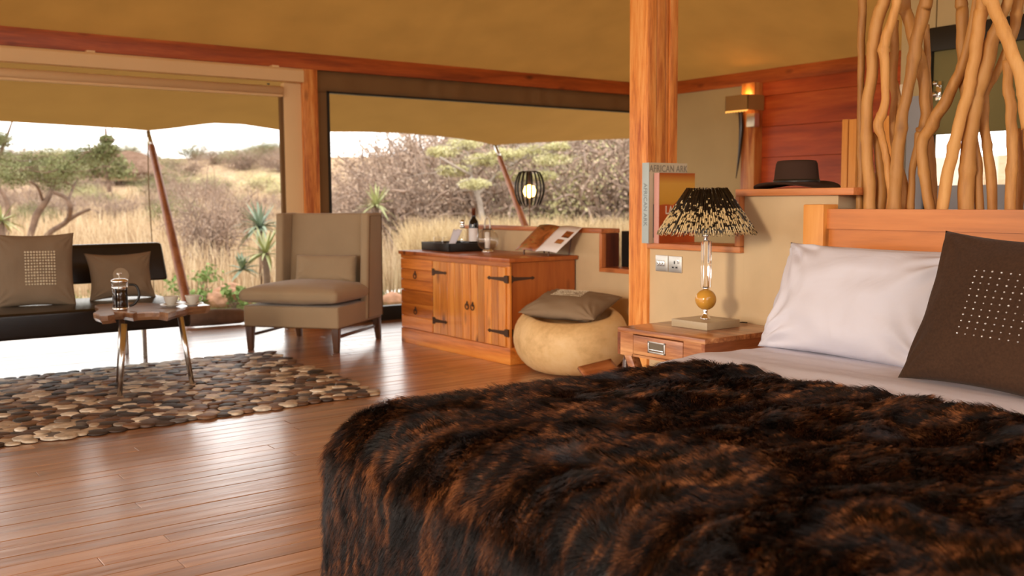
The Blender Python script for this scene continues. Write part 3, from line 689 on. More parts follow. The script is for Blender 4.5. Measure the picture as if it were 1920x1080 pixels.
# ------------------------------------------------------------------ bedside table and lamp
NX0, NX1, NY0, NY1 = 3.13, 3.70, 2.86, 3.41
t = thing('bedside_table', 'rosewood bedside table with one drawer beside the bed', 'table', ((NX0 + NX1) / 2, (NY0 + NY1) / 2, 0))
hx, hy = (NX1 - NX0) / 2, (NY1 - NY0) / 2
B().box(-hx, hx, -hy, hy, .478, .5).build('table_top', M['ns'], t, bevel=.002)
b = B().box(-hx, hx, -hy, -hy + .02, .372, .478).box(-hx, hx, hy - .02, hy, .372, .478).box(hx - .02, hx, -hy, hy, .372, .478)
b.build('apron', M['ns_x'], t)
b = B().box(-hx, -hx + .018, hy - .105, hy - .02, .372, .478).box(-hx, -hx + .018, -hy + .02, -hy + .125, .372, .478).box(-hx, -hx + .018, -hy + .12, hy - .10, .372, .382)
b.build('front_rail', M['ns'], t)
dr = B().box(-hx - .001, -hx + .3, -hy + .128, hy - .108, .385, .472).build('drawer', M['ns'], t, bevel=.002)
yc = .012
b = B().box(-hx - .007, -hx, yc - .055, yc + .055, .448, .456).box(-hx - .007, -hx, yc - .055, yc + .055, .402, .410).box(-hx - .007, -hx, yc - .055, yc - .046, .402, .456).box(-hx - .007, -hx, yc + .046, yc + .055, .402, .456)
b.build('handle', M['plate'], dr, bevel=.0015)['label'] = 'square recessed steel handle'
B().box(-hx - .003, -hx + .002, yc - .046, yc + .046, .410, .448).build('handle_cup', plain('brass_dark', (.25, .20, .14), .35, .9), dr)
B().box(-hx - .009, -hx - .003, yc - .044, yc + .044, .413, .421).build('handle_lip', M['chrome'], dr, bevel=.002)
for sy in (-1, 1):
    for sx in (-1, 1):
        x0 = sx * (hx - .04); yv = sy * (hy - .05)
        b = B(); w = .024
        top = [(x0, yv, .372)]; bot = [(x0 * .25, yv, 0)] 
        vs = [(x0 * .3 + dx_, yv + dy_, 0) for dx_, dy_ in ((-w, -w), (w, -w), (w, w), (-w, w))] + [(x0 + dx_, yv + dy_, .372) for dx_, dy_ in ((-w, -w), (w, -w), (w, w), (-w, w))]
        if sx < 0: # front legs splay sideways
            vs = [(x0 + dx_, yv - sy * .20 + dy_, 0) for dx_, dy_ in ((-w, -w), (w, -w), (w, w), (-w, w))] + [(x0 + dx_, yv + dy_, .372) for dx_, dy_ in ((-w, -w), (w, -w), (w, w), (-w, w))]
        b.add(vs, [(3, 2, 1, 0), (4, 5, 6, 7), (0, 1, 5, 4), (1, 2, 6, 5), (2, 3, 7, 6), (3, 0, 4, 7)]); b.build('leg', M['ns'], t, bevel=.002)

LXc, LYc = 3.455, 3.155
t = thing('table_lamp', 'bedside lamp with porcupine quill shade, crystal column and amber ball', 'lamp', (LXc, LYc, .5))
B().box(-.112, .112, -.112, .112, .001, .036).build('base', M['grey_paint'], t, bevel=.002)
B().lathe([(.024, .036), (.024, .041), (.018, .048), (.013, .058), (.010, .066), (.013, .074), (.010, .082), (.007, .088), (.007, .09)], 24).build('foot', M['chrome'], t, smooth=True)
lz = lambda py_: PX(1321, py_, LXc)[2] - .5 if False else (lambda q: q[2] - .5)(np.array(O + ray(1321, py_) * ((LXc ** 2 + LYc ** 2) ** .5 / np.hypot(*ray(1321, py_)[:2]))))
bz0, bz1 = lz(581), lz(542)
br_ = (bz1 - bz0) / 2
B().lathe([(br_ * math.sin(PI * k / 16), bz0 + br_ - br_ * math.cos(PI * k / 16)) for k in range(17)], 32).build('ball', M['onyx'], t, smooth=True)
c0, c1 = lz(541), lz(452)
B().lathe([(.014, c0 - .003), (.016, c0 + .004), (.006, c0 + .01)], 20).build('collar', M['chrome'], t, smooth=True)
b = B(); pr = [(.026 if k % 2 else .019) for k in range(12)]
b.prism([(pr[k] * math.cos(2 * PI * k / 12), pr[k] * math.sin(2 * PI * k / 12)) for k in range(12)], c0 + .005, c1); b.build('crystal_column', M['crystal'], t, bevel=.0015)
B().lathe([(.010, c1), (.014, c1 + .006), (.010, c1 + .014), (.016, c1 + .022), (.016, c1 + .032), (.008, c1 + .042), (.012, c1 + .05), (.007, c1 + .06), (.005, c1 + .12), (.005, c1 + .17)], 20).build('neck', M['chrome'], t, smooth=True)
s0, s1 = lz(437), lz(355)
R0, R1 = .222, .088
def quill_mat():
    m, nt, p = newmat('porcupine_quill')
    tc = nt.nodes.new('ShaderNodeTexCoord'); sp = nt.nodes.new('ShaderNodeSeparateXYZ'); nt.links.new(tc.outputs['Object'], sp.inputs[0])
    oi = nt.nodes.new('ShaderNodeObjectInfo')
    n = N(nt, 'ShaderNodeTexNoise', Scale=1.0, Detail=1.0, noise_dimensions='2D'); cb = nt.nodes.new('ShaderNodeCombineXYZ')
    a = N(nt, 'ShaderNodeMath', operation='MULTIPLY'); a.inputs[1].default_value = 46; nt.links.new(sp.outputs['X'], a.inputs[0]); nt.links.new(a.outputs[0], cb.inputs[0])
    c = N(nt, 'ShaderNodeMath', operation='MULTIPLY'); c.inputs[1].default_value = 900; nt.links.new(oi.outputs['Random'], c.inputs[0]); nt.links.new(c.outputs[0], cb.inputs[1]); nt.links.new(cb.outputs[0], n.inputs['Vector'])
    # threshold depends on the place along the quill: dark near the top, pale at the tip
    mr = N(nt, 'ShaderNodeMapRange'); mr.inputs['From Min'].default_value = .05; mr.inputs['From Max'].default_value = .165; mr.inputs['To Min'].default_value = -.26; mr.inputs['To Max'].default_value = .045
    nt.links.new(sp.outputs['X'], mr.inputs[0]); ad = N(nt, 'ShaderNodeMath', operation='ADD'); nt.links.new(n.outputs['Fac'], ad.inputs[0]); nt.links.new(mr.outputs[0], ad.inputs[1])
    col = ramp(nt, ad.outputs[0], [(.47, (.010, .006, .004)), (.51, (.60, .45, .23))])
    nt.links.new(col, p.inputs['Base Color']); p.inputs['Roughness'].default_value = .3
    return m
M['quill'] = quill_mat()
Lq = math.hypot(R0 - R1, s0 - s1)
qb = B().tube([(0, 0, 0), (Lq * .3, 0, 0), (Lq * .8, 0, 0), (Lq * 1.03, 0, 0)], [.0022, .0034, .0034, .0014], 5)
sh = B(); 
ring = [(R1 * math.cos(2 * PI * k / 40), R1 * math.sin(2 * PI * k / 40), s1 - .008) for k in range(41)]
B().tube(ring, .0022, 6, cap=False).tube([(R0 * .965 * math.cos(2 * PI * k / 60), R0 * .965 * math.sin(2 * PI * k / 60), s0 + .012) for k in range(61)], .0022, 6, cap=False)\
   .tube([(R1, 0, s1 - .008), (-R1, 0, s1 - .008)], .0015, 5).tube([(0, R1, s1 - .008), (0, -R1, s1 - .008)], .0015, 5).build('shade_frame', M['black'], t, smooth=True)
shade = qb.build('quill', M['quill'], None, smooth=True); qs = []
NQ = 230
for k in range(NQ):
    o = shade if k == 0 else shade.copy()
    if k: COL.objects.link(o)
    o.parent = t; a = 2 * PI * k / NQ + random.uniform(-.01, .01)
    e = Vector((math.cos(a) * (R0 - R1), math.sin(a) * (R0 - R1), s0 - s1 + random.uniform(-.004, .004))).normalized()
    r1 = R1 + random.uniform(-.002, .002) + (.004 if k % 2 else 0)
    st_ = Vector((math.cos(a) * r1, math.sin(a) * r1, s1 + random.uniform(-.004, .008)))
    y_ = Vector((0, 0, 1)).cross(e).normalized(); z_ = e.cross(y_)
    m = Matrix((e, y_, z_)).transposed().to_4x4(); m.translation = st_; o.matrix_local = m
# lining cone of dark card inside the quills
B().lathe([(R1 - .004, s1 - .045), (R0 * .93 - .006, s0 + .018)], 48).build('lining', M['black'], t, smooth=True, solid=.001)
lin = bpy.data.objects['lining'];
B().lathe([(0, s1 - .085), (.02, s1 - .075), (.026, s1 - .055), (.018, s1 - .03), (.012, s1 - .02), (0, s1 - .02)], 16).build('bulb', emit('lamp_bulb', (1, .62, .25), 9), t, smooth=True)
B().tube([(.10, -.02, .012), (.16, -.02, .004), (.22, -.035, .006), (.238, -.05, .004)], .003, 6).build('cord', M['black'], t, smooth=True)
def point(name, loc, e, c, r=.03):
    d = bpy.data.lights.new(name, 'POINT'); d.energy = e; d.color = c; d.shadow_soft_size = r; o = bpy.data.objects.new(name, d); COL.objects.link(o); o.location = loc
point('bedside_lamp_light', (LXc, LYc, .5 + s1 - .02), 1.2, (1, .6, .28))
# switches
def wall_plate(name, label, x0, x1, y0_, y1_, parts):
    a = PX(x0, y0_, 3.72); c = PX(x1, y1_, 3.72); yc_, zc = (a[1] + c[1]) / 2, (a[2] + c[2]) / 2; w = abs(a[1] - c[1]) / 2; h_ = .043
    t = thing(name, label, 'switch' if 'switch' in name else 'socket', (3.72, yc_, zc))
    B().box(-.008, 0, -w, w, -h_, h_).build('face_plate', M['plate'], t, bevel=.002)
    return t, w
t, w = wall_plate('light_switch', 'steel three rocker light switch left of the power socket on the wall', 1231, 1254, 493, 494, 0)
for k in (-1, 0, 1): B().box(-.016, -.006, k * .019 - .008, k * .019 + .008, -.014, .014).build('rocker', M['chrome'], t, bevel=.004)
t, w = wall_plate('power_socket', 'steel power socket with one switch, right of the light switch', 1255.5, 1280, 495, 496.5, 0)
B().box(-.012, -.007, -.030, -.018, .006, .028).build('rocker', M['chrome'], t, bevel=.002)
B().box(-.009, -.0075, .000, .008, .002, .018).box(-.009, -.0075, .008, .022, -.020, -.012).box(-.009, -.0075, -.018, -.004, -.020, -.012).build('socket_holes', M['black'], t)

# books on the ledge
def text(body, size, mat, parent, m, font_w=0, align='CENTER', sx=1):
    c = bpy.data.curves.new('lettering', 'FONT'); c.body = body; c.size = size; c.align_x = align; c.align_y = 'CENTER'; c.extrude = .0004; c.space_character = 1.05
    if font_w: c.offset = font_w
    o = bpy.data.objects.new('lettering', c); COL.objects.link(o); c.materials.append(mat); o.parent = parent
    bpy.context.view_layer.update(); me = bpy.data.meshes.new_from_object(o.evaluated_get(bpy.context.evaluated_depsgraph_get()))
    bpy.data.objects.remove(o); bpy.data.curves.remove(c)
    o = bpy.data.objects.new('lettering', me); COL.objects.link(o); o.parent = parent
    o.matrix_local = m @ Matrix.Diagonal((sx, 1, 1, 1)); return o
lz0 = .868
A1 = PX(1213, 440, 3.655); wA = .285; hA = PX(1213, 305, 3.655)[2] - lz0
t = thing('book', 'tall book with beige cover and pale blue spine, behind the orange book', 'book', (A1[0], 3.742, lz0), group='books on the ledge')
B().box(0, wA, 0, .003, 0, hA).box(0, wA, .047, .05, 0, hA).build('cover', plain('beige_cover', (.52, .43, .30), .35, var=.08), t)
B().box(-.003, .002, 0, .05, 0, hA).build('spine', plain('blue_spine', (.42, .50, .52), .35), t, bevel=.001)
B().box(.004, wA - .006, .004, .046, .004, hA - .004).build('page_block', M['paper'], t)
B().prism([(.0, .03), (.03, .02), (.045, .10), (.04, .15), (.07, .20), (.06, .26), (.025, .24), (.0, .2)], 0, .0005, Matrix(((1, 0, 0, .03), (0, 0, 1, -.001), (0, 1, 0, 0), (0, 0, 0, 1)))).build('cover_print', plain('print_blue', (.03, .07, .10), .4), t)
brown = plain('print_brown', (.18, .10, .05), .5); gw = plain('print_grey', (.24, .20, .15), .5)
text('AFRICAN ARK', .050, gw, t, Matrix(((1, 0, 0, wA / 2), (0, 0, -1, -.001), (0, 1, 0, hA - .032), (0, 0, 0, 1))), .0007, sx=.86)
text('AFRICAN ARK', .036, plain('print_slate', (.20, .24, .26), .5), t, Matrix(((0, 0, -1, -.0038), (0, -1, 0, .025), (-1, 0, 0, hA * .48), (0, 0, 0, 1))), .0003, sx=.95)
A2 = PX(1228, 440, 3.66); hB = PX(1228, 324, 3.68)[2] - lz0; wB = .268
t = thing('book', 'book with orange mountain cover and pale red spine, in front of the beige one', 'book', (3.688, 3.700, lz0), group='books on the ledge')
t.rotation_euler = (0, 0, 0)
def cover_mat():
    m, nt, p = newmat('orange_sunset_cover'); tc = nt.nodes.new('ShaderNodeTexCoord'); sp = nt.nodes.new('ShaderNodeSeparateXYZ'); nt.links.new(tc.outputs['Object'], sp.inputs[0])
    d = N(nt, 'ShaderNodeMath', operation='DIVIDE'); d.inputs[1].default_value = hB; nt.links.new(sp.outputs['Z'], d.inputs[0])
    nt.links.new(ramp(nt, d.outputs[0], [(0, (.20, .03, .01)), (.35, (.42, .07, .015)), (.6, (.60, .30, .04)), (.85, (.60, .30, .05)), (1, (.35, .06, .01))]), p.inputs['Base Color']); p.inputs['Roughness'].default_value = .25; return m
B().box(0, wB, 0, .003, 0, hB).build('cover', cover_mat(), t)
B().box(0, wB, .033, .036, 0, hB).build('back_cover', M['black'], t)
B().box(-.003, .002, 0, .036, 0, hB).build('spine', plain('pink_spine', (.62, .32, .28), .35), t, bevel=.001)
B().box(.004, wB - .005, .004, .032, .003, hB - .003).build('page_block', M['paper'], t)
B().prism([(0, 0), (wB, 0), (wB, .20), (wB * .85, .195), (wB * .7, .225), (wB * .62, .245), (wB * .52, .225), (wB * .38, .20), (wB * .15, .205), (0, .20)], 0, .0004, Matrix(((1, 0, 0, 0), (0, 0, 1, -.0006), (0, 1, 0, 0), (0, 0, 0, 1)))).build('mountain_print', plain('print_orange', (.46, .085, .018), .3, var=.3), t)
text('LAIKIPIA', .060, plain('print_white', (.72, .62, .52), .5), t, Matrix(((1, 0, 0, wB / 2 + .004), (0, 0, -1, -.0012), (0, 1, 0, .172), (0, 0, 0, 1))), .0012, sx=.80)

# hat on the capping
def hat():
    q = PX(1493, 348, 3.80)
    t = thing('hat', 'dark brown wide brimmed felt hat on the wooden capping', 'hat', (3.80, q[1], 1.147))
    b = B(); n = 56
    prof = [(.200, .0), (.17, -.001), (.13, .001), (.108, .008), (.102, .03), (.098, .07), (.094, .100), (.088, .112), (.070, .115), (.04, .104), (.0, .098)]
    vs = []
    for r, z in prof:
        for k in range(n):
            a = 2 * PI * k / n; rr = r; zz = z
            if r > .11: zz += .018 * (r - .11) / .09 * math.cos(2 * a) + .006 * (r - .11) / .09 * math.sin(a + 1)
            vs.append((rr * math.cos(a) * .88, rr * math.sin(a) * 1.03, zz + .012))
    fs = [(i * n + k, i * n + (k + 1) % n, (i + 1) * n + (k + 1) % n, (i + 1) * n + k) for i in range(len(prof) - 1) for k in range(n)]
    b.add(vs, fs); b.build('felt_body', M['felt'], t, smooth=True, weld=True, solid=.004)
    B().lathe([(.1075, .022), (.106, .040)], 48, (0, 0, 0), .88, 1.03).build('hat_band', M['black'], t, smooth=True, solid=.003)
hat()

# wall lantern and horn on the far right wall
q0 = PX(1360, 205, XR - .35); q1 = PX(1402, 205, XR - .35); zt1 = PX(1402, 176, XR - .35)[2]; zb1 = q1[2]
t = thing('wall_lantern', 'glowing parchment box wall lantern above the hanging horn', 'lantern', (XR - .35, (q0[1] + q1[1]) / 2, zb1))
hw = abs(q0[1] - q1[1]) / 2; hh = zt1 - zb1
b = B().box(0, .005, -hw, hw, 0, hh).box(.0, .24, -hw, -hw + .005, 0, hh).box(0, .24, hw - .005, hw, 0, hh).build('shade', M['lantern'], t)
b = B(); 
for i in range(16): b.box(-.002, .004, -hw + i * hw / 8 + .001, -hw + (i + 1) * hw / 8 - .003, -.012 - .006 * (i % 2), .0)
b.build('beaded_rim', emit('lantern_rim_glow', (1, .55, .12), .9), t)
B().lathe([(0, 0), (.03, .01), (.035, .05), (.02, .08), (0, .085)], 14, (.12, 0, hh * .35)).build('bulb', emit('lantern_bulb', (1, .6, .22), 10), t, smooth=True)
B().box(.18, .29, -.03, .03, hh * .4, hh * .6).build('wall_bracket', M['iron'], t)
point('lantern_light', (XR - .22, (q0[1] + q1[1]) / 2, zb1 + hh + .02), 1.5, (1, .5, .16))
B().box(XR - .25, XR - .18, q1[1] + .00, q1[1] + .10, zb1 - .16, zb1 - .03).build('bracket_plate', M['plate'], bevel=.003)
tag(bpy.data.objects['bracket_plate'], 'small grey metal plate on the post under the lantern', 'plate')
h0 = PX(1389, 207, XR - .2); hs = [PX(x_, y_, XR - .2) for x_, y_ in ((1389, 207), (1390, 240), (1388, 270), (1385, 300), (1380, 335))]
tag(B().tube(smooth_path([Vector(p) for p in hs], [.026, .024, .018, .012, .003], 4)[0], smooth_path([Vector(p) for p in hs], [.026, .024, .018, .012, .003], 4)[1], 12).build('antelope_horn', M['horn'], smooth=True), 'long dark curved horn hanging point down under the lantern', 'horn')

# ------------------------------------------------------------------ wooden chest
CX0, CX1, CY0, CY1, CH = 3.83, 4.40, 5.225, 6.66, .715
t = thing('chest', 'orange brown wooden chest of two drawers and two plank doors', 'chest', (4.11, 5.94, 0))
def cbx(x0, x1, y0, y1, z0, z1, b=None): return (b or B()).box(x0 - 4.11, x1 - 4.11, y0 - 5.94, y1 - 5.94, z0, z1)
cbx(CX0 + .012, CX1, CY0 + .012, CY1 - .012, .11, CH - .02).build('carcass', M['chest_side'], t)
cbx(CX0 - .012, CX1 + .01, CY0 - .012, CY1 + .02, CH - .028, CH).build('table_top', M['chest_side'], t, bevel=.004)
cbx(CX0 - .004, CX1, CY0 - .004, CY1 + .004, 0, .115).build('plinth', M['chest_y'], t, bevel=.003)
cbx(CX0, CX0 + .014, CY0 + .001, CY1, CH - .055, CH - .028).build('front_rail', M['chest_y'], t)
cbx(CX0, CX0 + .014, CY0 + .001, CY0 + .035, .115, CH - .055).build('corner_stile', M['chest_z'], t)
def fy(px): return PX(px, 560, CX0)[1]
yd = fy(813.5); ys = fy(884.5); ye = CY0 + .036
def ring(parent, x, y, z, r=.020):
    g = B(); g.tube([(x - .008, y + r * math.sin(2 * PI * k / 16), z - r * .9 - r * math.cos(2 * PI * k / 16)) for k in range(17)], .0035, 6, cap=False)
    g.lathe([(0, -.018), (.006, -.008), (.005, 0), (.006, .012), (0, .024)], 8, (x - .006, y, z)); g.build('ring_handle', M['iron'], parent, smooth=True)
for z0, z1 in ((.42, CH - .058), (.118, .414)):
    d = cbx(CX0 - .001, CX0 + .02, yd + .006, CY1 - .012, z0, z1).build('drawer', M['chest_y'], t)
    n_ = 3; hh = (z1 - z0) / n_
    for k in range(n_): cbx(CX0 - .010, CX0, yd + .008, CY1 - .014, z0 + k * hh + .0025, z0 + (k + 1) * hh - .0025).build('plank', M['chest_y'], d, bevel=.002, seg=1)
    ring(d, CX0 - 4.11 - .012, (yd + CY1) / 2 - 5.94, (z0 + z1) / 2 + .01)
def strap(parent, x, y, z, L, ax, w0=.026):
    if ax == 'y': pl = [(0, w0), (0, -w0), (L * .15, -w0 * .95), (L * .2, -w0 * .55), (L * .85, -w0 * .28), (L * .9, -w0 * .5), (L, 0), (L * .9, w0 * .5), (L * .85, w0 * .28), (L * .2, w0 * .55), (L * .15, w0 * .95)]
    sgn = 1 if L > 0 else -1
    if sgn < 0: pl = pl[::-1]
    m = Matrix(((0, 0, 1, x), (1, 0, 0, y), (0, 1, 0, z), (0, 0, 0, 1)))
    return B().prism(pl, -.004, 0, m)
for (a, c, hinge) in ((yd, ys, 'far'), (ys, ye, 'near')):
    d = cbx(CX0 - .001, CX0 + .02, c + .002, a - .002, .118, CH - .058).build('door', M['chest_z'], t)
    n_ = 5; w = (a - c - .006) / n_
    for k in range(n_): cbx(CX0 - .010, CX0, c + .003 + k * w + .0018, c + .003 + (k + 1) * w - .0018, .120, CH - .060).build('plank', M['chest_z'], d, bevel=.002, seg=1)
    for z in (.575, .215):
        if hinge == 'far': strap(d, CX0 - 4.11 - .010, yd - 5.94 + .002, z, -.20, 'y').build('strap_hinge', M['iron'], d)
        else:
            strap(d, CX0 - 4.11 - .010, ye - 5.94 - .03, z, .24, 'y').build('strap_hinge', M['iron'], d)
            pl = [(0, -.026), (.03, -.025), (.04, -.014), (.18, -.007), (.20, -.012), (.22, 0), (.20, .012), (.18, .007), (.04, .014), (.03, .025), (0, .026)]
            B().prism(pl, -.004, 0, Matrix(((1, 0, 0, CX0 - 4.11), (0, 0, -1, CY0 - 5.94 + .010), (0, 1, 0, z), (0, 0, 0, 1)))).build('strap_hinge', M['iron'], d)
    ring(d, CX0 - 4.11 - .012, (ys + (.035 if hinge == 'far' else -.035)) - 5.94, .375)
# things on the chest
q = [PZ(777, 467, CH), PZ(845, 470, CH)]
tx0 = 3.98; 
t = thing('serving_tray', 'black rectangular serving tray with raised sides on the chest', 'tray', (4.16, 6.40, CH + .001), -.10)
b = B().box(-.17, .17, -.24, .24, 0, .012)
for a in ((-.17, -.155, -.24, .24), (.155, .17, -.24, .24), (-.17, .17, -.24, -.225), (-.17, .17, .225, .24)): b.box(a[0], a[1], a[2], a[3], 0, .062)
b.build('tray_body', M['black'], t, bevel=.003)
tp = Vector((4.16, 6.40, CH + .0135))
gz = tp.z
for (gx, gy, lab) in ((4.07, 6.50, 'upside down tumbler on the tray, left of the pair'), (4.10, 6.42, 'upside down tumbler on the tray, right of the pair')):
    o = B().lathe([(.034, 0), (.036, .004), (.030, .085), (.026, .088), (0, .088)], 24, (gx, gy, gz)).build('tumbler', M['glass'], smooth=True, loc=(gx, gy, gz)); tag(o, lab, 'glass', 'tumblers on the tray')
    B().lathe([(.0365, 0), (.0375, .003), (.0365, .006)], 24).build('rim', M['chrome'], o, smooth=True)
t = thing('ice_bottle', 'small silver capped carafe on the tray, left of the wine bottle', 'carafe', (4.17, 6.30, gz))
B().lathe([(.033, 0), (.036, .01), (.036, .09), (.024, .13), (.015, .15), (.015, .165)], 24).build('body', M['glass'], t, smooth=True)
B().lathe([(.018, .160), (.020, .175), (.013, .185), (.018, .198), (.019, .21), (.010, .222), (.0, .224)], 20).build('stopper', M['chrome'], t, smooth=True)
nap = B().grid(lambda u, v: (-.035 - .05 * u + .012 * math.sin(v * 5), -.03 + .10 * v * (1 - .4 * u) + .05 * u, .15 - .135 * u + .004 * math.sin(v * 14)), 12, 12).build('napkin', M['linen'], smooth=True, solid=.003)
nap.location = (4.17, 6.28, gz); tag(nap, 'white folded napkin leaning against the silver carafe on the tray', 'napkin')
t = thing('wine_bottle', 'dark red wine bottle with white label on the tray', 'bottle', (4.22, 6.22, gz))
B().lathe([(0, .004), (.03, 0), (.037, .006), (.0375, .19), (.033, .212), (.018, .235), (.0145, .25), (.014, .30), (.016, .302), (.016, .312), (.013, .314), (0, .314)], 32).build('body', M['bottle'], t, smooth=True)
B().lathe([(.0149, .255), (.0149, .300), (.0166, .303), (.0166, .3125), (.013, .3148), (0, .315)], 24).build('capsule', plain('bottle_capsule', (.12, .03, .01), .3), t, smooth=True)
b = B(); b.grid(lambda u, v: (.0381 * math.cos(PI * (.75 + u * .85)), .0381 * math.sin(PI * (.75 + u * .85)), .06 + .10 * v), 16, 1); b.build('label', M['paper'], t, smooth=True)
# glass globe lantern
lc = PZ(914, 470, CH); lc = np.array([4.16, PX(914, 440, 4.16)[1], CH])
t = thing('glass_lantern', 'round clear glass candle lantern with leather handle on the chest', 'lantern', tuple(lc))
rg = .082
B().lathe([(.045, .0), (.048, .008), (.035, .018), (.034, .022)], 28).build('foot', M['chrome'], t, smooth=True)
B().lathe([(.034 if k == 0 else rg * math.sin(PI * (.14 + .74 * k / 20)), .095 - rg * math.cos(PI * (.14 + .74 * k / 20))) for k in range(21)] + [(.034, .183)], 40).build('globe', M['glass'], t, smooth=True)
B().lathe([(.020, .032), (.020, .150), (.006, .152), (.0, .156)], 20).build('candle', M['wax'], t, smooth=True)
B().tube([(.032 * math.cos(2 * PI * k / 30), .032 * math.sin(2 * PI * k / 30), .172) for k in range(31)], .004, 6, cap=False).build('neck_ring', M['iron'], t, smooth=True)
hd = []
for k in range(23):
    a = PI * k / 22; hd.append((.0, .034 * math.cos(a) * (1 + .1 * math.sin(a)), .175 + .088 * math.sin(a) ** .8))
B().tube(hd, .0062, 8).build('handle', M['china'], t, smooth=True)
for s_ in (-1, 1):
    B().tube([(0, s_ * .034, .178), (-.012, s_ * .050, .150), (-.010, s_ * .050, .10)], [.005, .006, .004], 8, flat=.4).build('strap', M['darkwood'], t, smooth=True)
# open magazine on a low stand
q0, q1, q2, q3 = PX(966, 469, 4.18), PX(1043, 474, 4.18), PX(1091, 427, 4.38), PX(1012, 422, 4.38)
t = thing('magazine', 'open magazine with brown photo page propped on the chest', 'magazine', (4.18, (q0[1] + q1[1]) / 2, CH + .001))
qs_ = [Vector(q) - Vector(t.location) for q in (q0, q1, q2, q3)]
def page(u, v):
    p = qs_[0] * (1 - u) * (1 - v) + qs_[1] * u * (1 - v) + qs_[2] * u * v + qs_[3] * (1 - u) * v
    bow = .010 * (abs(math.sin(PI * (u * 2))) if u < .5 else abs(math.sin(PI * (u * 2 - 1))))
    return p + Vector((-.5, -.1, .8)) * bow
def pmat():
    m, nt, p = newmat('photo_page'); v = coords(nt, (8, 8, 14)); n = N(nt, 'ShaderNodeTexNoise', Scale=1.0, Detail=4.0, Distortion=1.0); nt.links.new(v, n.inputs['Vector'])
    nt.links.new(ramp(nt, n.outputs['Fac'], [(.3, (.05, .02, .008)), (.45, (.30, .08, .02)), (.6, (.42, .16, .05)), (.72, (.16, .16, .05))]), p.inputs['Base Color']); p.inputs['Roughness'].default_value = .3; return m
M['photo'] = pmat()
B().grid(lambda u, v: page(u * .5, v), 10, 4).build('photo_page', M['photo'], t, smooth=True, solid=.004)
B().grid(lambda u, v: page(.5 + u * .5, v), 10, 4).build('text_page', M['paper'], t, smooth=True, solid=.004)
for (ua, ub, va, vb) in ((.78, .93, .30, .46), (.80, .96, .54, .78)):
    B().grid(lambda u, v: page(ua + (ub - ua) * u, va + (vb - va) * v) + Vector((-.5, -.1, .8)) * .005, 4, 2).build('page_picture', M['photo'], t, smooth=True)
tri = [(qs_[1] * .7 + qs_[0] * .3), (qs_[2] * .9 + qs_[3] * .1)]
for u_ in (.2, .8):
    e_ = page(u_, .95); B().tube([e_ + Vector((.010, 0, -.012)), Vector((e_.x - .02, e_.y, .006))], .006, 8).build('stand_leg', M['darkwood'], t)
    e_ = page(u_, .03); B().tube([e_ + Vector((.006, 0, -.012)), Vector((e_.x + .006, e_.y, .0))], .006, 8).build('stand_foot', M['darkwood'], t)
for u_ in (.2, .8):
    B().tube([page(u_, .02) + Vector((.006, 0, -.012)), page(u_, .98) + Vector((.012, 0, -.012))], .005, 8).build('stand_rail', M['darkwood'], t)

# slatted metal lamp beyond the low wall
ll = PX(993, 350, 5.0)
t = thing('slatted_lamp', 'lit globe lamp of curved dark metal slats beyond the low wall', 'lamp', (5.0, ll[1], 0))
zt_l = PX(993, 318, 5.0)[2]; zb_l = PX(993, 386, 5.0)[2]; hl = zt_l - zb_l
B().tube([(0, 0, .02), (0, 0, zb_l + .1)], .004, 8).build('stem', M['iron'], t, smooth=True)
B().lathe([(.12, 0), (.12, .012), (.02, .02), (.006, .03)], 28).build('base', M['iron'], t, smooth=True)
B().lathe([(0, zt_l - .02), (.035, zt_l - .018), (.035, zt_l - .012), (0, zt_l - .01)], 20).build('top_cap', M['iron'], t, smooth=True)
wl = .125
for k in range(18):
    a = 2 * PI * k / 18; pth = []
    for i in range(13):
        s_ = i / 12; rr = wl * (.42 + .58 * math.sin(PI * min(1, .10 + s_ * .78)) ) if s_ > .0 else .05
        pth.append((rr * math.cos(a), rr * math.sin(a), zt_l - hl * s_ + (.0 if s_ > .04 else -.012)))
    B().tube(pth, [.004] + [.007] * 11 + [.002], 6, flat=.35).build('slat', M['black'], t, smooth=True)
B().lathe([(0, zb_l + .065), (.04, zb_l + .08), (.055, zb_l + .12), (.04, zb_l + .165), (0, zb_l + .18)], 20).build('bulb', emit('globe_bulb', (1, .58, .16), 11), t, smooth=True)
B().lathe([(.012, zb_l + .17), (.014, zb_l + .19), (.010, zt_l - .02)], 12).build('lamp_holder', M['iron'], t, smooth=True)

# ------------------------------------------------------------------ carved log pouf and its cushion
PC = (4.005, 4.80)
t = thing('log_stool', 'rounded hollow stool carved from a pale tree trunk', 'stool', (PC[0], PC[1], 0))
b = B(); prof = [(0, 0), (.18, .0), (.25, .015), (.318, .075), (.352, .15), (.362, .22), (.350, .30), (.318, .355), (.285, .380), (.262, .383), (.245, .372), (.236, .34), (.25, .25), (.23, .15), (0, .12)]
n = 72; vs = []
for r, z in prof:
    for k in range(n):
        a = 2 * PI * k / n
        rr = r * (1 + .035 * noise.noise((math.cos(a) * 1.2, math.sin(a) * 1.2, z * 2)) + .012 * noise.noise((math.cos(a) * 4, math.sin(a) * 4, z * 6)))
        zz = z * (1 + .10 * math.cos(a - .6) * (z / .38)) ; vs.append((rr * math.cos(a) * .98, rr * math.sin(a) * 1.10, zz))
b.add(vs, [(i * n + k, i * n + (k + 1) % n, (i + 1) * n + (k + 1) % n, (i + 1) * n + k) for i in range(len(prof) - 1) for k in range(n)])
b.build('carved_body', M['pouf'], t, smooth=True, weld=True, sub=1)
cushion('cushion', 'taupe cushion with stitched bead block lying on the carved log stool', 'cushion', .54, .42, .13, M['cushion'], (3.99, 4.79, .432), (.42, -1, -.03), (.95, .40, .26), beads=(-.50, .28, .0, .66, 20, 7), seed=2, wr=.008, bsize=.0048)

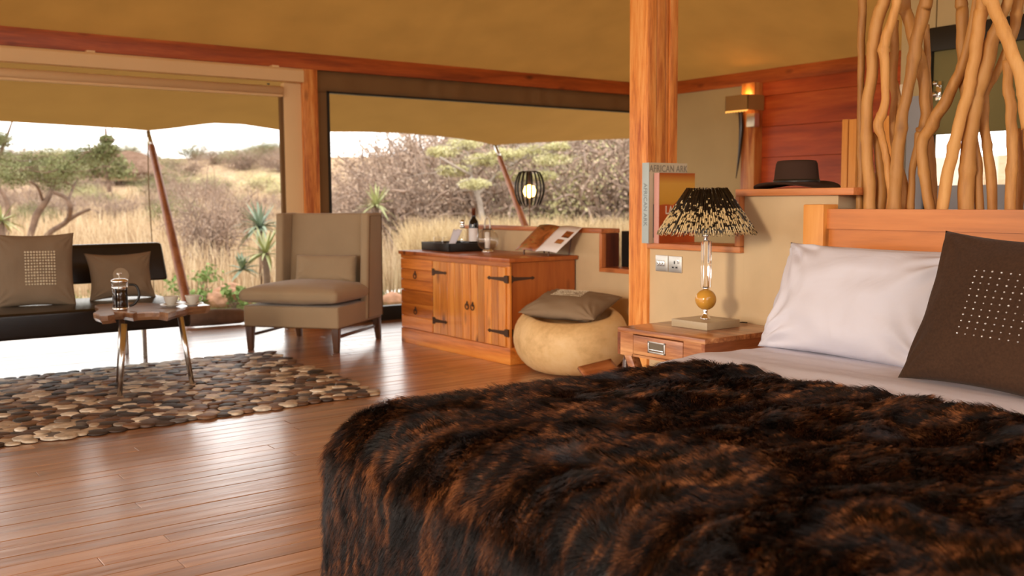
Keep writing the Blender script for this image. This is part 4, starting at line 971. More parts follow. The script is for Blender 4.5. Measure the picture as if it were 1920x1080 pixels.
# things on the floor between bed and stool
bp = PX(1084, 676, 3.30)
t = thing('carved_bowl_chair', 'low curved wooden seat peeking over the fur throw', 'stool', (3.57, 3.80, 0))
def bowl(u, v):
    a = (u - .5) * 2; x = a * .28; y_ = (v - .5) * .30
    return (y_ * .8, -x, .09 + .10 * abs(a) ** 2.2 + .02 * (v - .5))
B().grid(bowl, 24, 10).build('seat', M['ns_x'], t, smooth=True, solid=.016)
B().lathe([(.11, 0), (.10, .02), (.05, .06), (.08, .11)], 24).build('pedestal', M['darkwood'], t, smooth=True)
for (px_, lab) in ((1172, 'brown leather boot beside the bedside table, left one of the pair'), (1187, 'brown leather boot beside the bedside table, right one of the pair')):
    p = PX(px_, 690, 3.32)
    t = thing('boot', lab, 'boot', (3.32, p[1], 0), group='pair of boots')
    b = B(); pr = [(.0, .036, .0), (.04, .040, 0), (.10, .034, .004), (.16, .030, .008), (.22, .030, .010), (.26, .028, .012), (.30, .024, .012), (.325, .016, .012), (.332, .0, .012)]
    vs = [(.9 * r * math.cos(2 * PI * k / 20) + o_, r * .8 * math.sin(2 * PI * k / 20), z) for z, r, o_ in pr for k in range(20)]
    b.add(vs, [(i * 20 + k, i * 20 + (k + 1) % 20, (i + 1) * 20 + (k + 1) % 20, (i + 1) * 20 + k) for i in range(len(pr) - 1) for k in range(20)]); b.build('shaft', M['boot'], t, smooth=True)
    b = B().grid(lambda u, v: (-.03 - .17 * u, .036 * math.cos(PI * v) * (1 - .3 * u * u), .075 * math.sin(PI * v) * (1 - .45 * u) * math.sqrt(max(0, 1 - u ** 6))), 14, 12); b.build('foot', M['boot'], t, smooth=True)
    B().box(-.20, .035, -.034, .034, 0, .010).build('sole', M['black'], t, bevel=.004)

# ------------------------------------------------------------------ wing armchair
t = thing('armchair', 'taupe upholstered wing armchair on dark tapered legs', 'armchair', (3.235, 6.955, 0), math.radians(-52.0))
w2, d2 = .385, .40
for sx in (-1, 1):
    for sy in (-1, 1):
        x0, y0_ = sx * (w2 - .035), sy * (d2 - .035); a_, c_ = .018, .028; yo = .035 if sy > 0 else 0
        vs = [(x0 + dx_ * a_, y0_ + yo + dy_ * a_, 0) for dx_, dy_ in ((-1, -1), (1, -1), (1, 1), (-1, 1))] + [(x0 + dx_ * c_, y0_ + dy_ * c_, .185) for dx_, dy_ in ((-1, -1), (1, -1), (1, 1), (-1, 1))]
        lg = B().add(vs, [(3, 2, 1, 0), (4, 5, 6, 7), (0, 1, 5, 4), (1, 2, 6, 5), (2, 3, 7, 6), (3, 0, 4, 7)]).build('leg', M['darkwood'], t, bevel=.002)
        B().lathe([(.012, 0), (.014, .008), (.010, .02)], 12, (x0, y0_ + yo, 0)).build('foot_cap', M['steel'], lg, smooth=True)
    B().box(sx * (w2 - .035) - .010, sx * (w2 - .035) + .010, -d2 + .05, d2 - .03, .10, .122).build('stretcher', M['darkwood'], t, bevel=.002)
B().box(-w2, w2, -d2, d2 - .02, .175, .335).build('seat_base', M['chair'], t, bevel=.018, seg=3)
B().box(-w2 - .002, w2 + .002, -d2 - .002, d2 - .015, .176, .183).build('base_piping', M['piping'], t)
def boxcush(w, d, h, crown, seed, nose=0):
    b = B()
    def pt(u, v, s_):
        au, av = abs(u), abs(v)
        z = h / 2 * (1 - max(au, av) ** 10 * .35) + crown * (1 - u * u) * (1 - v * v)
        x = u * w / 2 * (1 + .015 * (1 - v * v)); y_ = v * d / 2 * (1 + .015 * (1 - u * u))
        return (x, y_, s_ * z + .004 * noise.noise((u * 2 + seed, v * 2, s_)))
    b.grid(lambda u, v: pt(u, v, 1), 30, 30, -1, 1, -1, 1)
    b.grid(lambda u, v: pt(-u, v, -.75), 30, 30, -1, 1, -1, 1)
    m_ = 30
    # rounded band
    ringp = [(-1 + 2 * k / m_, -1) for k in range(m_)] + [(1, -1 + 2 * k / m_) for k in range(m_)] + [(1 - 2 * k / m_, 1) for k in range(m_)] + [(-1, 1 - 2 * k / m_) for k in range(m_)]
    L_ = len(ringp); vs = []
    for j in range(7):
        s_ = -1 + 2 * j / 6
        for u, v in ringp:
            p0 = Vector(pt(u, v, 1)); p1 = Vector(pt(u, v, -.75)); p = p1.lerp(p0, (s_ + 1) / 2); bul = .014 * math.sqrt(max(0, 1 - s_ * s_))
            p.x += u * bul * (abs(u) > .95); p.y += v * bul * (abs(v) > .95); vs.append(p)
    b.add(vs, [(j * L_ + k, j * L_ + (k + 1) % L_, (j + 1) * L_ + (k + 1) % L_, (j + 1) * L_ + k) for j in range(6) for k in range(L_)])
    return b
c = boxcush(.76, .64, .135, .035, 4).build('seat_cushion', M['chair'], t, smooth=True, weld=True); c.location = (0, -.105, .405)
BT = 1.005
bk = B(); 
bk.add([( -w2 + .05, .20, .33), (w2 - .05, .20, .33), (w2 - .05, .38, .33), (-w2 + .05, .38, .33), (-w2 + .05, .285, BT), (w2 - .05, .285, BT), (w2 - .05, .395, BT), (-w2 + .05, .395, BT)],
       [(3, 2, 1, 0), (4, 5, 6, 7), (0, 1, 5, 4), (1, 2, 6, 5), (2, 3, 7, 6), (3, 0, 4, 7)])
bk.build('backrest', M['chair'], t, bevel=.022, seg=3)
for s_ in (-1, 1):
    x0, x1 = (w2 - .055, w2 + .012) if s_ > 0 else (-w2 - .012, -w2 + .055)
    y_f0, y_f1 = .075, .14
    b = B().add([(x0, y_f0, .19), (x1, y_f0, .19), (x1, .40, .19), (x0, .40, .19), (x0, y_f1, BT + .004), (x1, y_f1, BT + .004), (x1, .41, BT + .004), (x0, .41, BT + .004)],
                [(3, 2, 1, 0), (4, 5, 6, 7), (0, 1, 5, 4), (1, 2, 6, 5), (2, 3, 7, 6), (3, 0, 4, 7)])
    wg = b.build('wing', M['chair'], t, bevel=.024, seg=3)
    xo = s_ * (w2 + .0135)
    B().tube([(xo, y_f0 + .026, .20), (xo, y_f1 + .026, BT - .02), (xo, .385, BT - .018), (xo, .378, .2)], .0035, 6).build('piping', M['piping'], wg, smooth=True)
b, _p = cushion_mesh(.52, .22, .13, .02, n=30, seed=8, wr=.006, pw=5)
c = b.build('lumbar_pillow', M['chair'], t, smooth=True, weld=True); c.location = (.03, .14, .575); c.rotation_euler = (math.radians(80), 0, 0)

# ------------------------------------------------------------------ black bench sofa
t = thing('sofa', 'black leather bench sofa with floating backrest on steel legs', 'sofa', (.4, 6.95, 0))
def sbx(x0, x1, y0, y1, z0, z1): return B().box(x0 - .4, x1 - .4, y0 - 6.95, y1 - 6.95, z0, z1)
sbx(-1.6, 2.16, 6.60, 7.42, .262, .425).build('seat', M['leather'], t, bevel=.022, seg=3)
b = B(); xa_, xb2 = -1.6 - .4, 2.28 - .4
b.add([(xa_, .50, .52), (xb2, .50, .52), (xb2, .60, .52), (xa_, .60, .52), (xa_, .57, .80), (xb2 - .02, .57, .80), (xb2 - .02, .67, .80), (xa_, .67, .80)], [(3, 2, 1, 0), (4, 5, 6, 7), (0, 1, 5, 4), (1, 2, 6, 5), (2, 3, 7, 6), (3, 0, 4, 7)])
b.build('backrest', M['leather'], t, bevel=.03, seg=3)
for x in (-.9, 1.93):
    for yv in (6.90, 7.36):
        B().box(x - .4 - .014, x - .4 + .014, yv - 6.95 - .014, yv - 6.95 + .014, 0, .262).build('leg', M['steel'], t, bevel=.002)
    B().box(x - .4 - .012, x - .4 + .012, 6.9 - 6.95, 7.36 - 6.95, .235, .262).build('leg_rail', M['steel'], t)
    B().tube([(x - .4, .40, .42), (x - .4, .50, .50), (x - .4, .56, .66)], .014, 8).build('back_bracket', M['chrome'], t, smooth=True)
cushion('cushion', 'large taupe cushion with square bead block on the black sofa', 'cushion', .50, .50, .15, M['cushion'], (1.30, 7.13, .655), (.94, -.22, 0), (.03, .22, 1), beads=(-.18, .52, -.42, .45, 11, 12), group='sofa cushions', seed=12, bsize=.0075)
o = cushion('cushion', 'smaller taupe cushion with pale disc on the right half of the sofa', 'cushion', .46, .34, .14, M['cushion'], (1.87, 7.20, .585), (1, .04, 0), (0, .24, 1), group='sofa cushions', seed=14, pinch=.12)
B().lathe([(0, .0), (.055, 0), (.054, .003), (0, .004)], 28, (-.02, -.01, .071)).build('pale_disc', plain('pale_disc', (.40, .30, .19), .7), o)

# ------------------------------------------------------------------ coffee table: live edge slab on three steel legs
TZ = .46
out_px = [(160 + x / 7.2, 480 + y / 7.2) for x, y in ((125, 665), (185, 715), (150, 742), (105, 770), (130, 775), (178, 790), (200, 812), (300, 806), (395, 790), (372, 752), (500, 748), (640, 775), (700, 762), (800, 755), (900, 750), (1000, 752), (1120, 770), (1230, 735), (1350, 705), (1400, 690), (1640, 668), (1690, 665), (1600, 640), (1400, 630), (1200, 628), (1000, 640), (800, 632), (600, 628), (400, 640), (200, 652))]
out = [PZ(x, y, TZ)[:2] for x, y in out_px]
cxy = np.mean(out, axis=0)
t = thing('coffee_table', 'live edge wooden slab coffee table on slanted steel legs', 'table', (cxy[0], cxy[1], 0))
poly = [tuple(p - cxy) for p in out]
area2 = sum(poly[i][0] * poly[(i + 1) % len(poly)][1] - poly[(i + 1) % len(poly)][0] * poly[i][1] for i in range(len(poly)))
if area2 < 0: poly = poly[::-1]
b = B(); n = len(poly); 
for z, s_ in ((TZ - .048, .95), (TZ - .03, .99), (TZ - .008, 1.0), (TZ, .992)):
    b.v += [(x * s_, y_ * s_, z) for x, y_ in poly]
b.f = [tuple(range(n - 1, -1, -1)), tuple(3 * n + k for k in range(n))] + [(j * n + k, j * n + (k + 1) % n, (j + 1) * n + (k + 1) % n, (j + 1) * n + k) for j in range(3) for k in range(n)]
b.build('slab', M['slab'], t, smooth=False)
for (tx, ty, bx, by) in ((232, 597, 224, 748), (229, 596, 222, 720), (338, 590, 361, 724)):
    tt = PZ(tx, ty, TZ - .04); 
    bb = PZ(bx, by, 0); tt = PY(tx, ty, bb[1] + (.06 if by > 722 else -.05)); tt[2] = min(tt[2], TZ - .03)
    B().tube([Vector((bb[0] - cxy[0], bb[1] - cxy[1], .001)), Vector((tt[0] - cxy[0], tt[1] - cxy[1], TZ - .045))], [.014, .018], 16).build('leg', M['steel'], t, smooth=True)
TT = TZ + .001
pp_ = PZ(226, 581, TT)
t = thing('french_press', 'glass coffee plunger with black handle on the slab table', 'coffee press', tuple(pp_))
B().lathe([(0, .004), (.040, .004), (.042, .010), (.042, .120), (0, .120)], 32).build('coffee', M['coffee'], t, smooth=True)
B().lathe([(.0435, .006), (.0435, .165)], 36).build('beaker', M['glass'], t, smooth=True)
B().lathe([(.0445, .128), (.046, .130), (.046, .138), (.0445, .140)], 36).build('upper_band', M['chrome'], t, smooth=True)
B().lathe([(.0445, .0), (.047, .002), (.047, .014), (.0445, .016)], 36).build('base_band', M['chrome'], t, smooth=True)
B().lathe([(.0, .1655), (.046, .164), (.049, .168), (.048, .180), (.030, .187), (.006, .189), (0, .189)], 36).build('lid', M['chrome'], t, smooth=True)
B().lathe([(0, .12), (.0025, .12), (.0025, .208), (.012, .210), (.015, .216), (.012, .222), (0, .224)], 20).build('plunger_knob', M['chrome'], t, smooth=True)
for k in range(4):
    a = PI / 4 + k * PI / 2; B().box(.044 * math.cos(a) - .004, .044 * math.cos(a) + .004, .044 * math.sin(a) - .004, .044 * math.sin(a) + .004, .0, .135).build('frame_rod', M['chrome'], t)
hd = [Vector((.048, -.02, .150)), Vector((.082, -.035, .146)), Vector((.098, -.045, .11)), Vector((.096, -.045, .07)), Vector((.075, -.032, .035)), Vector((.048, -.02, .022))]
B().tube(smooth_path(hd, [.007] * 6, 4)[0], .0075, 8).build('handle', M['black'], t, smooth=True)
for (cx_, cy_, lab, rot) in ((321, 575, 'white coffee cup, the left one of two on the slab table', .2), (361, 573, 'white coffee cup, the right one of two on the slab table', -.2)):
    p = PZ(cx_, cy_, TT)
    o = B().lathe([(0, .003), (.030, .0), (.034, .004), (.066, .014), (.068, .017), (.060, .014), (.030, .007), (0, .006)], 32).build('saucer', M['china'], smooth=True); o.location = p
    tag(o, lab.replace('coffee cup', 'saucer').replace('the ', 'under the ').replace(' of two on', ' cup of two, on'), 'saucer', 'coffee saucers')
    t = thing('coffee_cup', lab, 'cup', (p[0], p[1], p[2] + .0085), rot, group='coffee cups')
    B().lathe([(0, .0), (.020, 0), (.022, .004), (.036, .022), (.043, .050), (.045, .056), (.0425, .056), (.035, .024), (.018, .007), (0, .006)], 32).build('bowl', M['china'], t, smooth=True)
    hp = [Vector((.040, 0, .048)), Vector((.056, 0, .050)), Vector((.062, 0, .036)), Vector((.052, 0, .022)), Vector((.034, 0, .018))]
    B().tube(smooth_path(hp, [.004] * 5, 4)[0], .0042, 8, flat=.7).build('handle', M['china'], t, smooth=True)
    B().lathe([(0, .045), (.0405, .045)], 24).build('coffee', M['coffee'], t)

# ------------------------------------------------------------------ rug of round hide pieces
def hide_mat():
    m, nt, p = newmat('hide_disc'); at = nt.nodes.new('ShaderNodeAttribute'); at.attribute_name = 'tint'
    c = ramp(nt, at.outputs['Fac'], [(0, (.015, .010, .008)), (.16, (.045, .025, .016)), (.30, (.13, .055, .022)), (.44, (.24, .12, .055)), (.54, (.10, .09, .085)), (.64, (.38, .26, .16)), (.8, (.62, .50, .36)), (1, (.85, .76, .62))])
    v = coords(nt); n = N(nt, 'ShaderNodeTexNoise', Scale=26.0, Detail=3.0); nt.links.new(v, n.inputs['Vector'])
    k = ramp(nt, n.outputs['Fac'], [(.3, (.6, .6, .6)), (.7, (1.2, 1.2, 1.2))]); mm = N(nt, 'ShaderNodeMix', data_type='RGBA', blend_type='MULTIPLY'); mm.inputs[0].default_value = 1
    nt.links.new(c, mm.inputs[6]); nt.links.new(k, mm.inputs[7]); nt.links.new(mm.outputs[2], p.inputs['Base Color']); p.inputs['Roughness'].default_value = .55; return m
M['hide'] = hide_mat()
rug = B().box(-.75, 2.60, 4.93, 6.74, .002, .007).build('rug', plain('rug_backing', (.04, .02, .012), .9)); tag(rug, 'patchwork rug of round brown and cream hide pieces', 'rug')
discs = []
yy = 4.905; r_i = 0
while yy < 6.79:
    x = -.78 + (.045 if r_i % 2 else 0)
    while x < 2.68 + (yy - 4.9) * .05:
        r_ = random.uniform(.034, .058)
        discs.append((x + random.uniform(-.012, .012), yy + random.uniform(-.012, .012), r_, random.random(), random.uniform(.010, .017))); x += .074
    yy += .066; r_i += 1
random.shuffle(discs)
def disc_geo(b, d):
    x, y_, r_, _, z = d; n = 12; ph = random.random() * 6; e = random.uniform(.75, 1.0); ea = random.random() * 3
    vs = []
    for rr, zz in ((r_, .004), (r_, z - .002), (r_ * .86, z)):
        for k in range(n):
            a = 2 * PI * k / n; q = rr * (1 + .06 * math.sin(2 * a + ph)); X = q * math.cos(a); Y_ = q * e * math.sin(a)
            vs.append((x + X * math.cos(ea) - Y_ * math.sin(ea), y_ + X * math.sin(ea) + Y_ * math.cos(ea), zz))
    b.add(vs, [(j * n + k, j * n + (k + 1) % n, (j + 1) * n + (k + 1) % n, (j + 1) * n + k) for j in range(2) for k in range(n)] + [tuple(2 * n + k for k in range(n))])
discs.sort(key=lambda d: (lambda q: 9 if q is None or q[0] < 0 else q[2])(proj((d[0], d[1], 0))))
for d in discs[:290]:
    b = B(); disc_geo(b, d); o = b.build('hide_piece', M['hide'], rug, smooth=True); tint_attr(o.data, [d[3]] * 36)
b = B(); ts = []
for d in discs[290:]: disc_geo(b, d); ts += [d[3]] * 36
o = b.build('hide_piece', M['hide'], rug, smooth=True, kind='stuff'); tint_attr(o.data, ts)

# ------------------------------------------------------------------ outdoors
def ground_z(x, y_):
    d = y_ * .8 + x * .6; z = -.25
    if d > 12: z += .024 * (min(d, 42) - 12)
    s_ = min(max((d - 40) / 45, 0), 1); z += 4.0 * s_ * s_ * (3 - 2 * s_) * (1 + .25 * noise.noise((x * .03, y_ * .03, 2)))
    if d > 12: z += .12 * noise.noise((x * .25, y_ * .25, 0)) * min(1, (d - 12) / 6)
    return z
def G(px, dep, dz_=0):
    r = ray(px, 372); p = O + r * dep / F; return Vector((p[0], p[1], ground_z(p[0], p[1]) + dz_))
def ground_mat(name, stops, sc=1.5):
    m, nt, p = newmat(name); v = coords(nt, (sc, sc, sc)); n = N(nt, 'ShaderNodeTexNoise', Scale=1.0, Detail=8.0, Roughness=.7); nt.links.new(v, n.inputs['Vector'])
    nt.links.new(ramp(nt, n.outputs['Fac'], stops), p.inputs['Base Color']); p.inputs['Roughness'].default_value = 1; p.inputs['Specular IOR Level'].default_value = 0; return m
M['straw_ground'] = ground_mat('straw_ground', [(.3, (.24, .155, .09)), (.5, (.41, .29, .18)), (.7, (.52, .39, .26))])
M['lawn'] = ground_mat('lawn_grass', [(.3, (.11, .11, .03)), (.5, (.19, .20, .07)), (.7, (.29, .26, .13))], 4)
b = B().grid(lambda u, v: (-60 + 220 * u, 12.6 + 130 * v ** 1.5, ground_z(-60 + 220 * u, 12.6 + 130 * v ** 1.5)), 160, 110)
struct(b.build('ground', M['straw_ground'], smooth=True), 'dry straw coloured bush ground rising to a low hill', 'ground')
struct(B().grid(lambda u, v: (-60 + 220 * u, 9.3 + 3.35 * v, -.24 + .02 * noise.noise((u * 90, v * 4, 0)) - (.01 if v > .9 else 0)), 200, 8).build('ground', M['lawn'], smooth=True), 'green lawn strip outside the stone edging', 'lawn')
struct(B().box(-60, 160, -40, 9.0, -.5, -.32).build('ground', M['straw_ground']), 'bare ground under and around the tent deck', 'ground')
def grass(name, n, d0, d1, h0, h1, rad, cols, label, seed, pxr=(-250, 2100), lean=.35):
    r = np.random.default_rng(seed); px = r.uniform(pxr[0], pxr[1], n); dep = d0 + (d1 - d0) * r.random(n) ** 1.3
    P_ = np.array([G(a, c) for a, c in zip(px, dep)]); ht = r.uniform(h0, h1, n); an = r.uniform(0, 2 * PI, n); ln = r.random(n) * lean
    pts_ = np.zeros((n, 4, 3))
    for k in range(4):
        s_ = k / 3; pts_[:, k] = P_ + np.stack([np.cos(an) * ln * ht * s_ ** 2, np.sin(an) * ln * ht * s_ ** 2, ht * s_ * (1 - .15 * s_ * ln)], 1)
    m, nt, p = newmat(name + '_blades'); hi = nt.nodes.new('ShaderNodeHairInfo'); nt.links.new(ramp(nt, hi.outputs['Random'], cols), p.inputs['Base Color']); p.inputs['Roughness'].default_value = .9; p.inputs['Specular IOR Level'].default_value = .1
    o = make_hair(name, P_, pts_, rad * (.6 + .8 * r.random(n)) * (dep / 18), m, None); tag(o, label, 'grass', kind='stuff')
grass('dry_grass', 42000, 13.5, 55, .25, .75, .010, [(0, (.32, .21, .125)), (.4, (.53, .39, .24)), (1, (.66, .53, .36))], 'dry straw coloured grass covering the bush ground', 3)
grass('dry_grass', 12000, 14, 17.5, .55, 1.05, .008, [(0, (.34, .22, .12)), (.4, (.58, .43, .24)), (1, (.72, .58, .36))], 'tall pale dry grass standing before the thicket beyond the chest window', 9, (760, 1260), lean=.5)
grass('lawn_grass', 14000, 11.3, 14.2, .02, .06, .006, [(0, (.11, .13, .04)), (.6, (.23, .24, .09)), (1, (.36, .32, .16))], 'short green lawn grass beyond the stone edging', 4, (-200, 1300))

def leafmat(name, stops):
    m, nt, p = newmat(name); v = coords(nt, (3, 3, 3), 20); n = N(nt, 'ShaderNodeTexNoise', Scale=1.0, Detail=5.0); nt.links.new(v, n.inputs['Vector'])
    c = ramp(nt, n.outputs['Fac'], stops); nt.links.new(c, p.inputs['Base Color']); p.inputs['Roughness'].default_value = .8; p.inputs['Specular IOR Level'].default_value = .1
    return m
M['leaf_green'] = leafmat('leaf_green', [(.3, (.11, .12, .045)), (.5, (.20, .205, .09)), (.7, (.32, .31, .17))])
M['leaf_yellow'] = leafmat('leaf_yellow', [(.3, (.36, .33, .15)), (.5, (.54, .50, .26)), (.7, (.66, .62, .38))])
M['leaf_dry'] = leafmat('leaf_dry', [(.3, (.26, .165, .12)), (.5, (.40, .285, .21)), (.7, (.52, .41, .31))])
M['leaf_fresh'] = leafmat('leaf_fresh', [(.3, (.12, .20, .05)), (.6, (.24, .31, .11))])
M['bark'] = plain('bark', (.17, .105, .07), .9, var=.35)
M['bark_grey'] = plain('bark_grey', (.34, .28, .23), .9, var=.3)
M['twig'] = plain('twig', (.25, .175, .13), .9, var=.3)
def twigs(n, h, spread, seed, rad=.014):
    r = np.random.default_rng(seed); pl = []; 
    for i in range(n):
        a = r.uniform(0, 2 * PI); el = r.uniform(.1, 1) * spread; L_ = h * r.uniform(.5, 1); p = Vector((r.normal(0, .06), r.normal(0, .06), 0)) * h
        d = Vector((math.cos(a) * el, math.sin(a) * el, 1)).normalized(); path = [p.copy()]
        for k in range(5):
            d = (d + Vector(r.normal(0, .22, 3)) * .9).normalized(); d.z = abs(d.z) * .9 + .05; p = p + d * L_ / 5; path.append(p.copy())
        pl.append(path)
        for _ in range(3):
            k = r.integers(2, 5); q = path[k].copy(); dd = (d + Vector(r.normal(0, .8, 3))).normalized(); sp = [q.copy()]
            for _k in range(5): dd = (dd + Vector(r.normal(0, .3, 3))).normalized(); q = q + dd * L_ * .07; sp.append(q.copy())
            pl.append(sp)
    A = np.array([[tuple(p) for p in path] for path in pl]); return A
def leaf_mesh(name, centres, n, size, mat, parent=None, seed=1, flat=.8):
    r = np.random.default_rng(seed); ci = r.integers(0, len(centres), n); C_ = np.array([c[:3] for c in centres])[ci]; Rr = np.array([c[3] for c in centres])[ci]
    d = r.normal(0, 1, (n, 3)); d /= np.linalg.norm(d, axis=1)[:, None]; rr = Rr * r.random(n) ** .8 * 1.35
    pos = C_ + d * rr[:, None] * np.array([1, 1, flat]); a = r.normal(0, 1, (n, 3)); a /= np.linalg.norm(a, axis=1)[:, None]; b_ = np.cross(a, r.normal(0, 1, (n, 3))); b_ /= np.linalg.norm(b_, axis=1)[:, None]
    sz = size * r.uniform(.6, 1.4, n)[:, None]; V_ = np.stack([pos - a * sz, pos + b_ * sz * .5, pos + a * sz, pos - b_ * sz * .5], 1).reshape(-1, 3)
    me = bpy.data.meshes.new(name); me.from_pydata(V_.tolist(), [], [(4 * i, 4 * i + 1, 4 * i + 2, 4 * i + 3) for i in range(n)]); me.materials.append(mat)
    o = bpy.data.objects.new(name, me); COL.objects.link(o); o.parent = parent; o['kind'] = 'stuff'; return o
# bare twiggy bushes: four grown shapes, copied
protos = []
for k in range(4):
    t = thing('bare_bush', 'bare grey brown twiggy bush', 'bush', (0, 0, 0))
    A = twigs(60, 1.0, [1.1, .8, 1.4, 1.0][k], 20 + k); make_hair('twig', A[:, 0], A, .010, M['twig'], t)
    leaf_mesh('leaf', [(x, y_, z, .28) for x, y_, z in A[::3, -1]], 3000, .011, M['leaf_dry'], t, 30 + k)
    protos.append(t)
for k, mt in enumerate(('leaf_green', 'leaf_yellow', 'leaf_green')):
    t = thing('leafy_bush', 'green bush', 'bush', (0, 0, 0))
    A = twigs(40, .8, 1.2, 50 + k); make_hair('twig', A[:, 0], A, .010, M['twig'], t)
    leaf_mesh('leaf', [(x, y_, z, .22) for x, y_, z in A[::2, -1]] + [(0, 0, .4, .45)], 7000, .013, M[mt], t, 60 + k)
    protos.append(t)
used = set()
def bush(k, px, dep, h, label, group, wide=1.0):
    o = protos[k]
    if k in used: o = copy_tree(o)
    used.add(k); o.location = G(px, dep, -.05); s_ = h; o.scale = (s_ * wide, s_ * wide, s_); o.rotation_euler = (0, 0, random.uniform(0, 6.28)); tag(o, label, 'bush', group); return o
R_ = random.Random(11)
for i in range(46):   # thicket behind the chest window
    px = 600 + 640 * (i / 46) + R_.uniform(-18, 18); row = i % 3; dep = [21, 26, 32][row] + R_.uniform(-1.5, 1.5)
    top = float(np.interp(px, [600, 640, 700, 745, 900, 1300], [1.2, 1.4, 2.1, 3.0, 3.6, 4.0])) * [.8, 1, 1.18][row]
    bush([0, 1, 2, 3, 1][(i * 3 + row) % 5] if R_.random() < .82 else R_.choice((4, 5)), px, dep, top, '%s tangled bush in the thicket beyond the chest window, %s' % (('tall', 'taller', 'tallest')[row], ('on the side of the armchair' if px < 770 else 'above the serving tray' if px < 890 else 'above the glass lantern' if px < 960 else 'behind the slatted lamp' if px < 1060 else 'beside the thick pale trunk')), 'thicket beyond the chest window')
for i in range(60):   # far hill seen through the open front
    px = -60 + 640 * i / 60 + R_.uniform(-14, 14); dep = R_.uniform(50, 84)
    bush([4, 5, 0, 6, 2][i % 5], px, dep, R_.uniform(1.0, 2.0), 'distant bush on the low hill beyond the open front', 'bushes on the low hill', 1.5)
for i in range(22):
    px = -40 + 600 * i / 22 + R_.uniform(-20, 20); dep = R_.uniform(30, 48)
    bush([0, 2, 3, 6, 1][i % 5], px, dep, R_.uniform(1.0, 1.8), 'scattered bare bush in the dry grass of the middle distance', 'bushes in the dry grass', 1.2)
bush(1, 402, 17, 2.0, 'bare upright shrub in dry grass left of the wing armchair', None, .6)
bush(3, 372, 20, 1.5, 'spreading bare shrub behind the leaning pole', None, .9)
bush(0, 440, 23, 1.7, 'grey shrub right of the upright bare shrub, half behind the blue green aloe', None, .9)
bush(2, 810, 17.5, 1.3, 'low bare shrub seen above the serving tray', None, .8)
bush(5, 985, 19, 1.2, 'pale green low shrub behind the slatted lamp stem', None, 1.0)
bush(6, 1035, 20, 1.1, 'green low shrub above the propped magazine', None, 1.0)
bush(4, 318, 52, 2.2, 'round green bush beside the thatched hut', None, 1.3)
# trees
def tree(label, name, trunks, dep, blobs, nleaf, lsize, lmat, bark, flat=.6, group=None, px_c=None):
    base = G(trunks[0][0][0], dep); t = thing(name, label, 'tree', base, group=group)
    def W_(px, py_, dd=0):
        r = ray(px, py_); return Vector(O + r * (dep + dd) / F) - base
    for path in trunks:
        ps = [W_(x, y_, dd) for x, y_, w_, dd in path]; rs = [w_ * dep / F / 2 for _, _, w_, _ in path]
        ps, rs = smooth_path(ps, rs, 4); B().tube(ps, rs, 8).build('trunk' if path is trunks[0] else 'bough', bark, t, smooth=True)
    cs_ = [(*W_(x, y_, dd), r_ * dep / F) for x, y_, r_, dd in blobs]
    leaf_mesh('foliage', cs_, nleaf, lsize, lmat, t, seed=int(dep * 7), flat=flat)
    A = []; r = np.random.default_rng(int(dep))
    for c in cs_:
        for _ in range(14):
            d = r.normal(0, 1, 3); d[2] *= .4; p = np.array(c[:3]) + r.normal(0, .3, 3) * c[3]; A.append([p + d * c[3] * s_ * .35 + r.normal(0, .02, 3) for s_ in range(5)])
    A = np.array(A); make_hair('twig', A[:, 0], A, .012, bark, t)
tree('green crowned acacia with forked trunk at the left of the open front', 'acacia_tree',
     [[(52, 460, 13, 0), (62, 425, 12, 0), (70, 400, 14, 0), (90, 372, 10, 0), (100, 345, 8, .3), (100, 320, 6, .3)], [(72, 460, 10, .5), (95, 435, 11, .5), (125, 415, 10, .5), (132, 390, 10, 0), (125, 372, 8, 0), (100, 360, 7, 0)], [(128, 412, 9, .5), (150, 400, 7, .5), (170, 392, 5, .5)], [(80, 375, 6, 0), (70, 350, 5, -.5), (55, 340, 4, -.8)], [(128, 375, 6, 0), (138, 350, 5, .5), (150, 330, 4, .8)]],
     19, [(40, 312, 34, 0), (85, 305, 34, .5), (120, 318, 32, -.5), (150, 300, 26, .8), (180, 288, 26, 0), (200, 280, 18, 0), (20, 330, 30, -.5), (100, 335, 30, .3), (200, 262, 10, 0)], 20000, .021, M['leaf_green'], M['bark'], .62)
tree('dark branched tree cut by the left edge of the open front', 'thorn_tree',
     [[(10, 460, 12, 0), (12, 420, 11, 0), (15, 385, 10, 0), (4, 360, 8, 0), (-20, 340, 7, 0)], [(-12, 330, 8, 0), (2, 285, 6, 0), (15, 250, 5, 0), (24, 225, 3, 0)]], 22, [(0, 262, 18, 0), (-25, 290, 30, 0), (-50, 330, 40, 0), (10, 300, 16, 0)], 8000, .021, M['leaf_green'], M['bark'], .7)
tree('yellow green feathery acacia spreading above the glass lantern', 'acacia_tree',
     [[(905, 430, 12, 0), (900, 380, 10, 0), (885, 340, 9, 0), (880, 310, 7, 0)], [(895, 365, 7, 0), (930, 330, 6, .5), (975, 300, 5, .5), (1020, 280, 4, .5)], [(885, 330, 6, 0), (850, 310, 5, -.5), (825, 295, 4, -.5)]],
     18, [(830, 285, 26, 0), (870, 270, 28, .5), (850, 320, 26, 0), (905, 300, 30, 0), (890, 345, 24, -.5), (950, 290, 28, 0), (1000, 285, 30, .5), (1035, 300, 28, 0), (1020, 330, 22, 0), (960, 330, 26, .5), (1045, 275, 20, 0)], 16000, .022, M['leaf_yellow'], M['bark_grey'], .35)
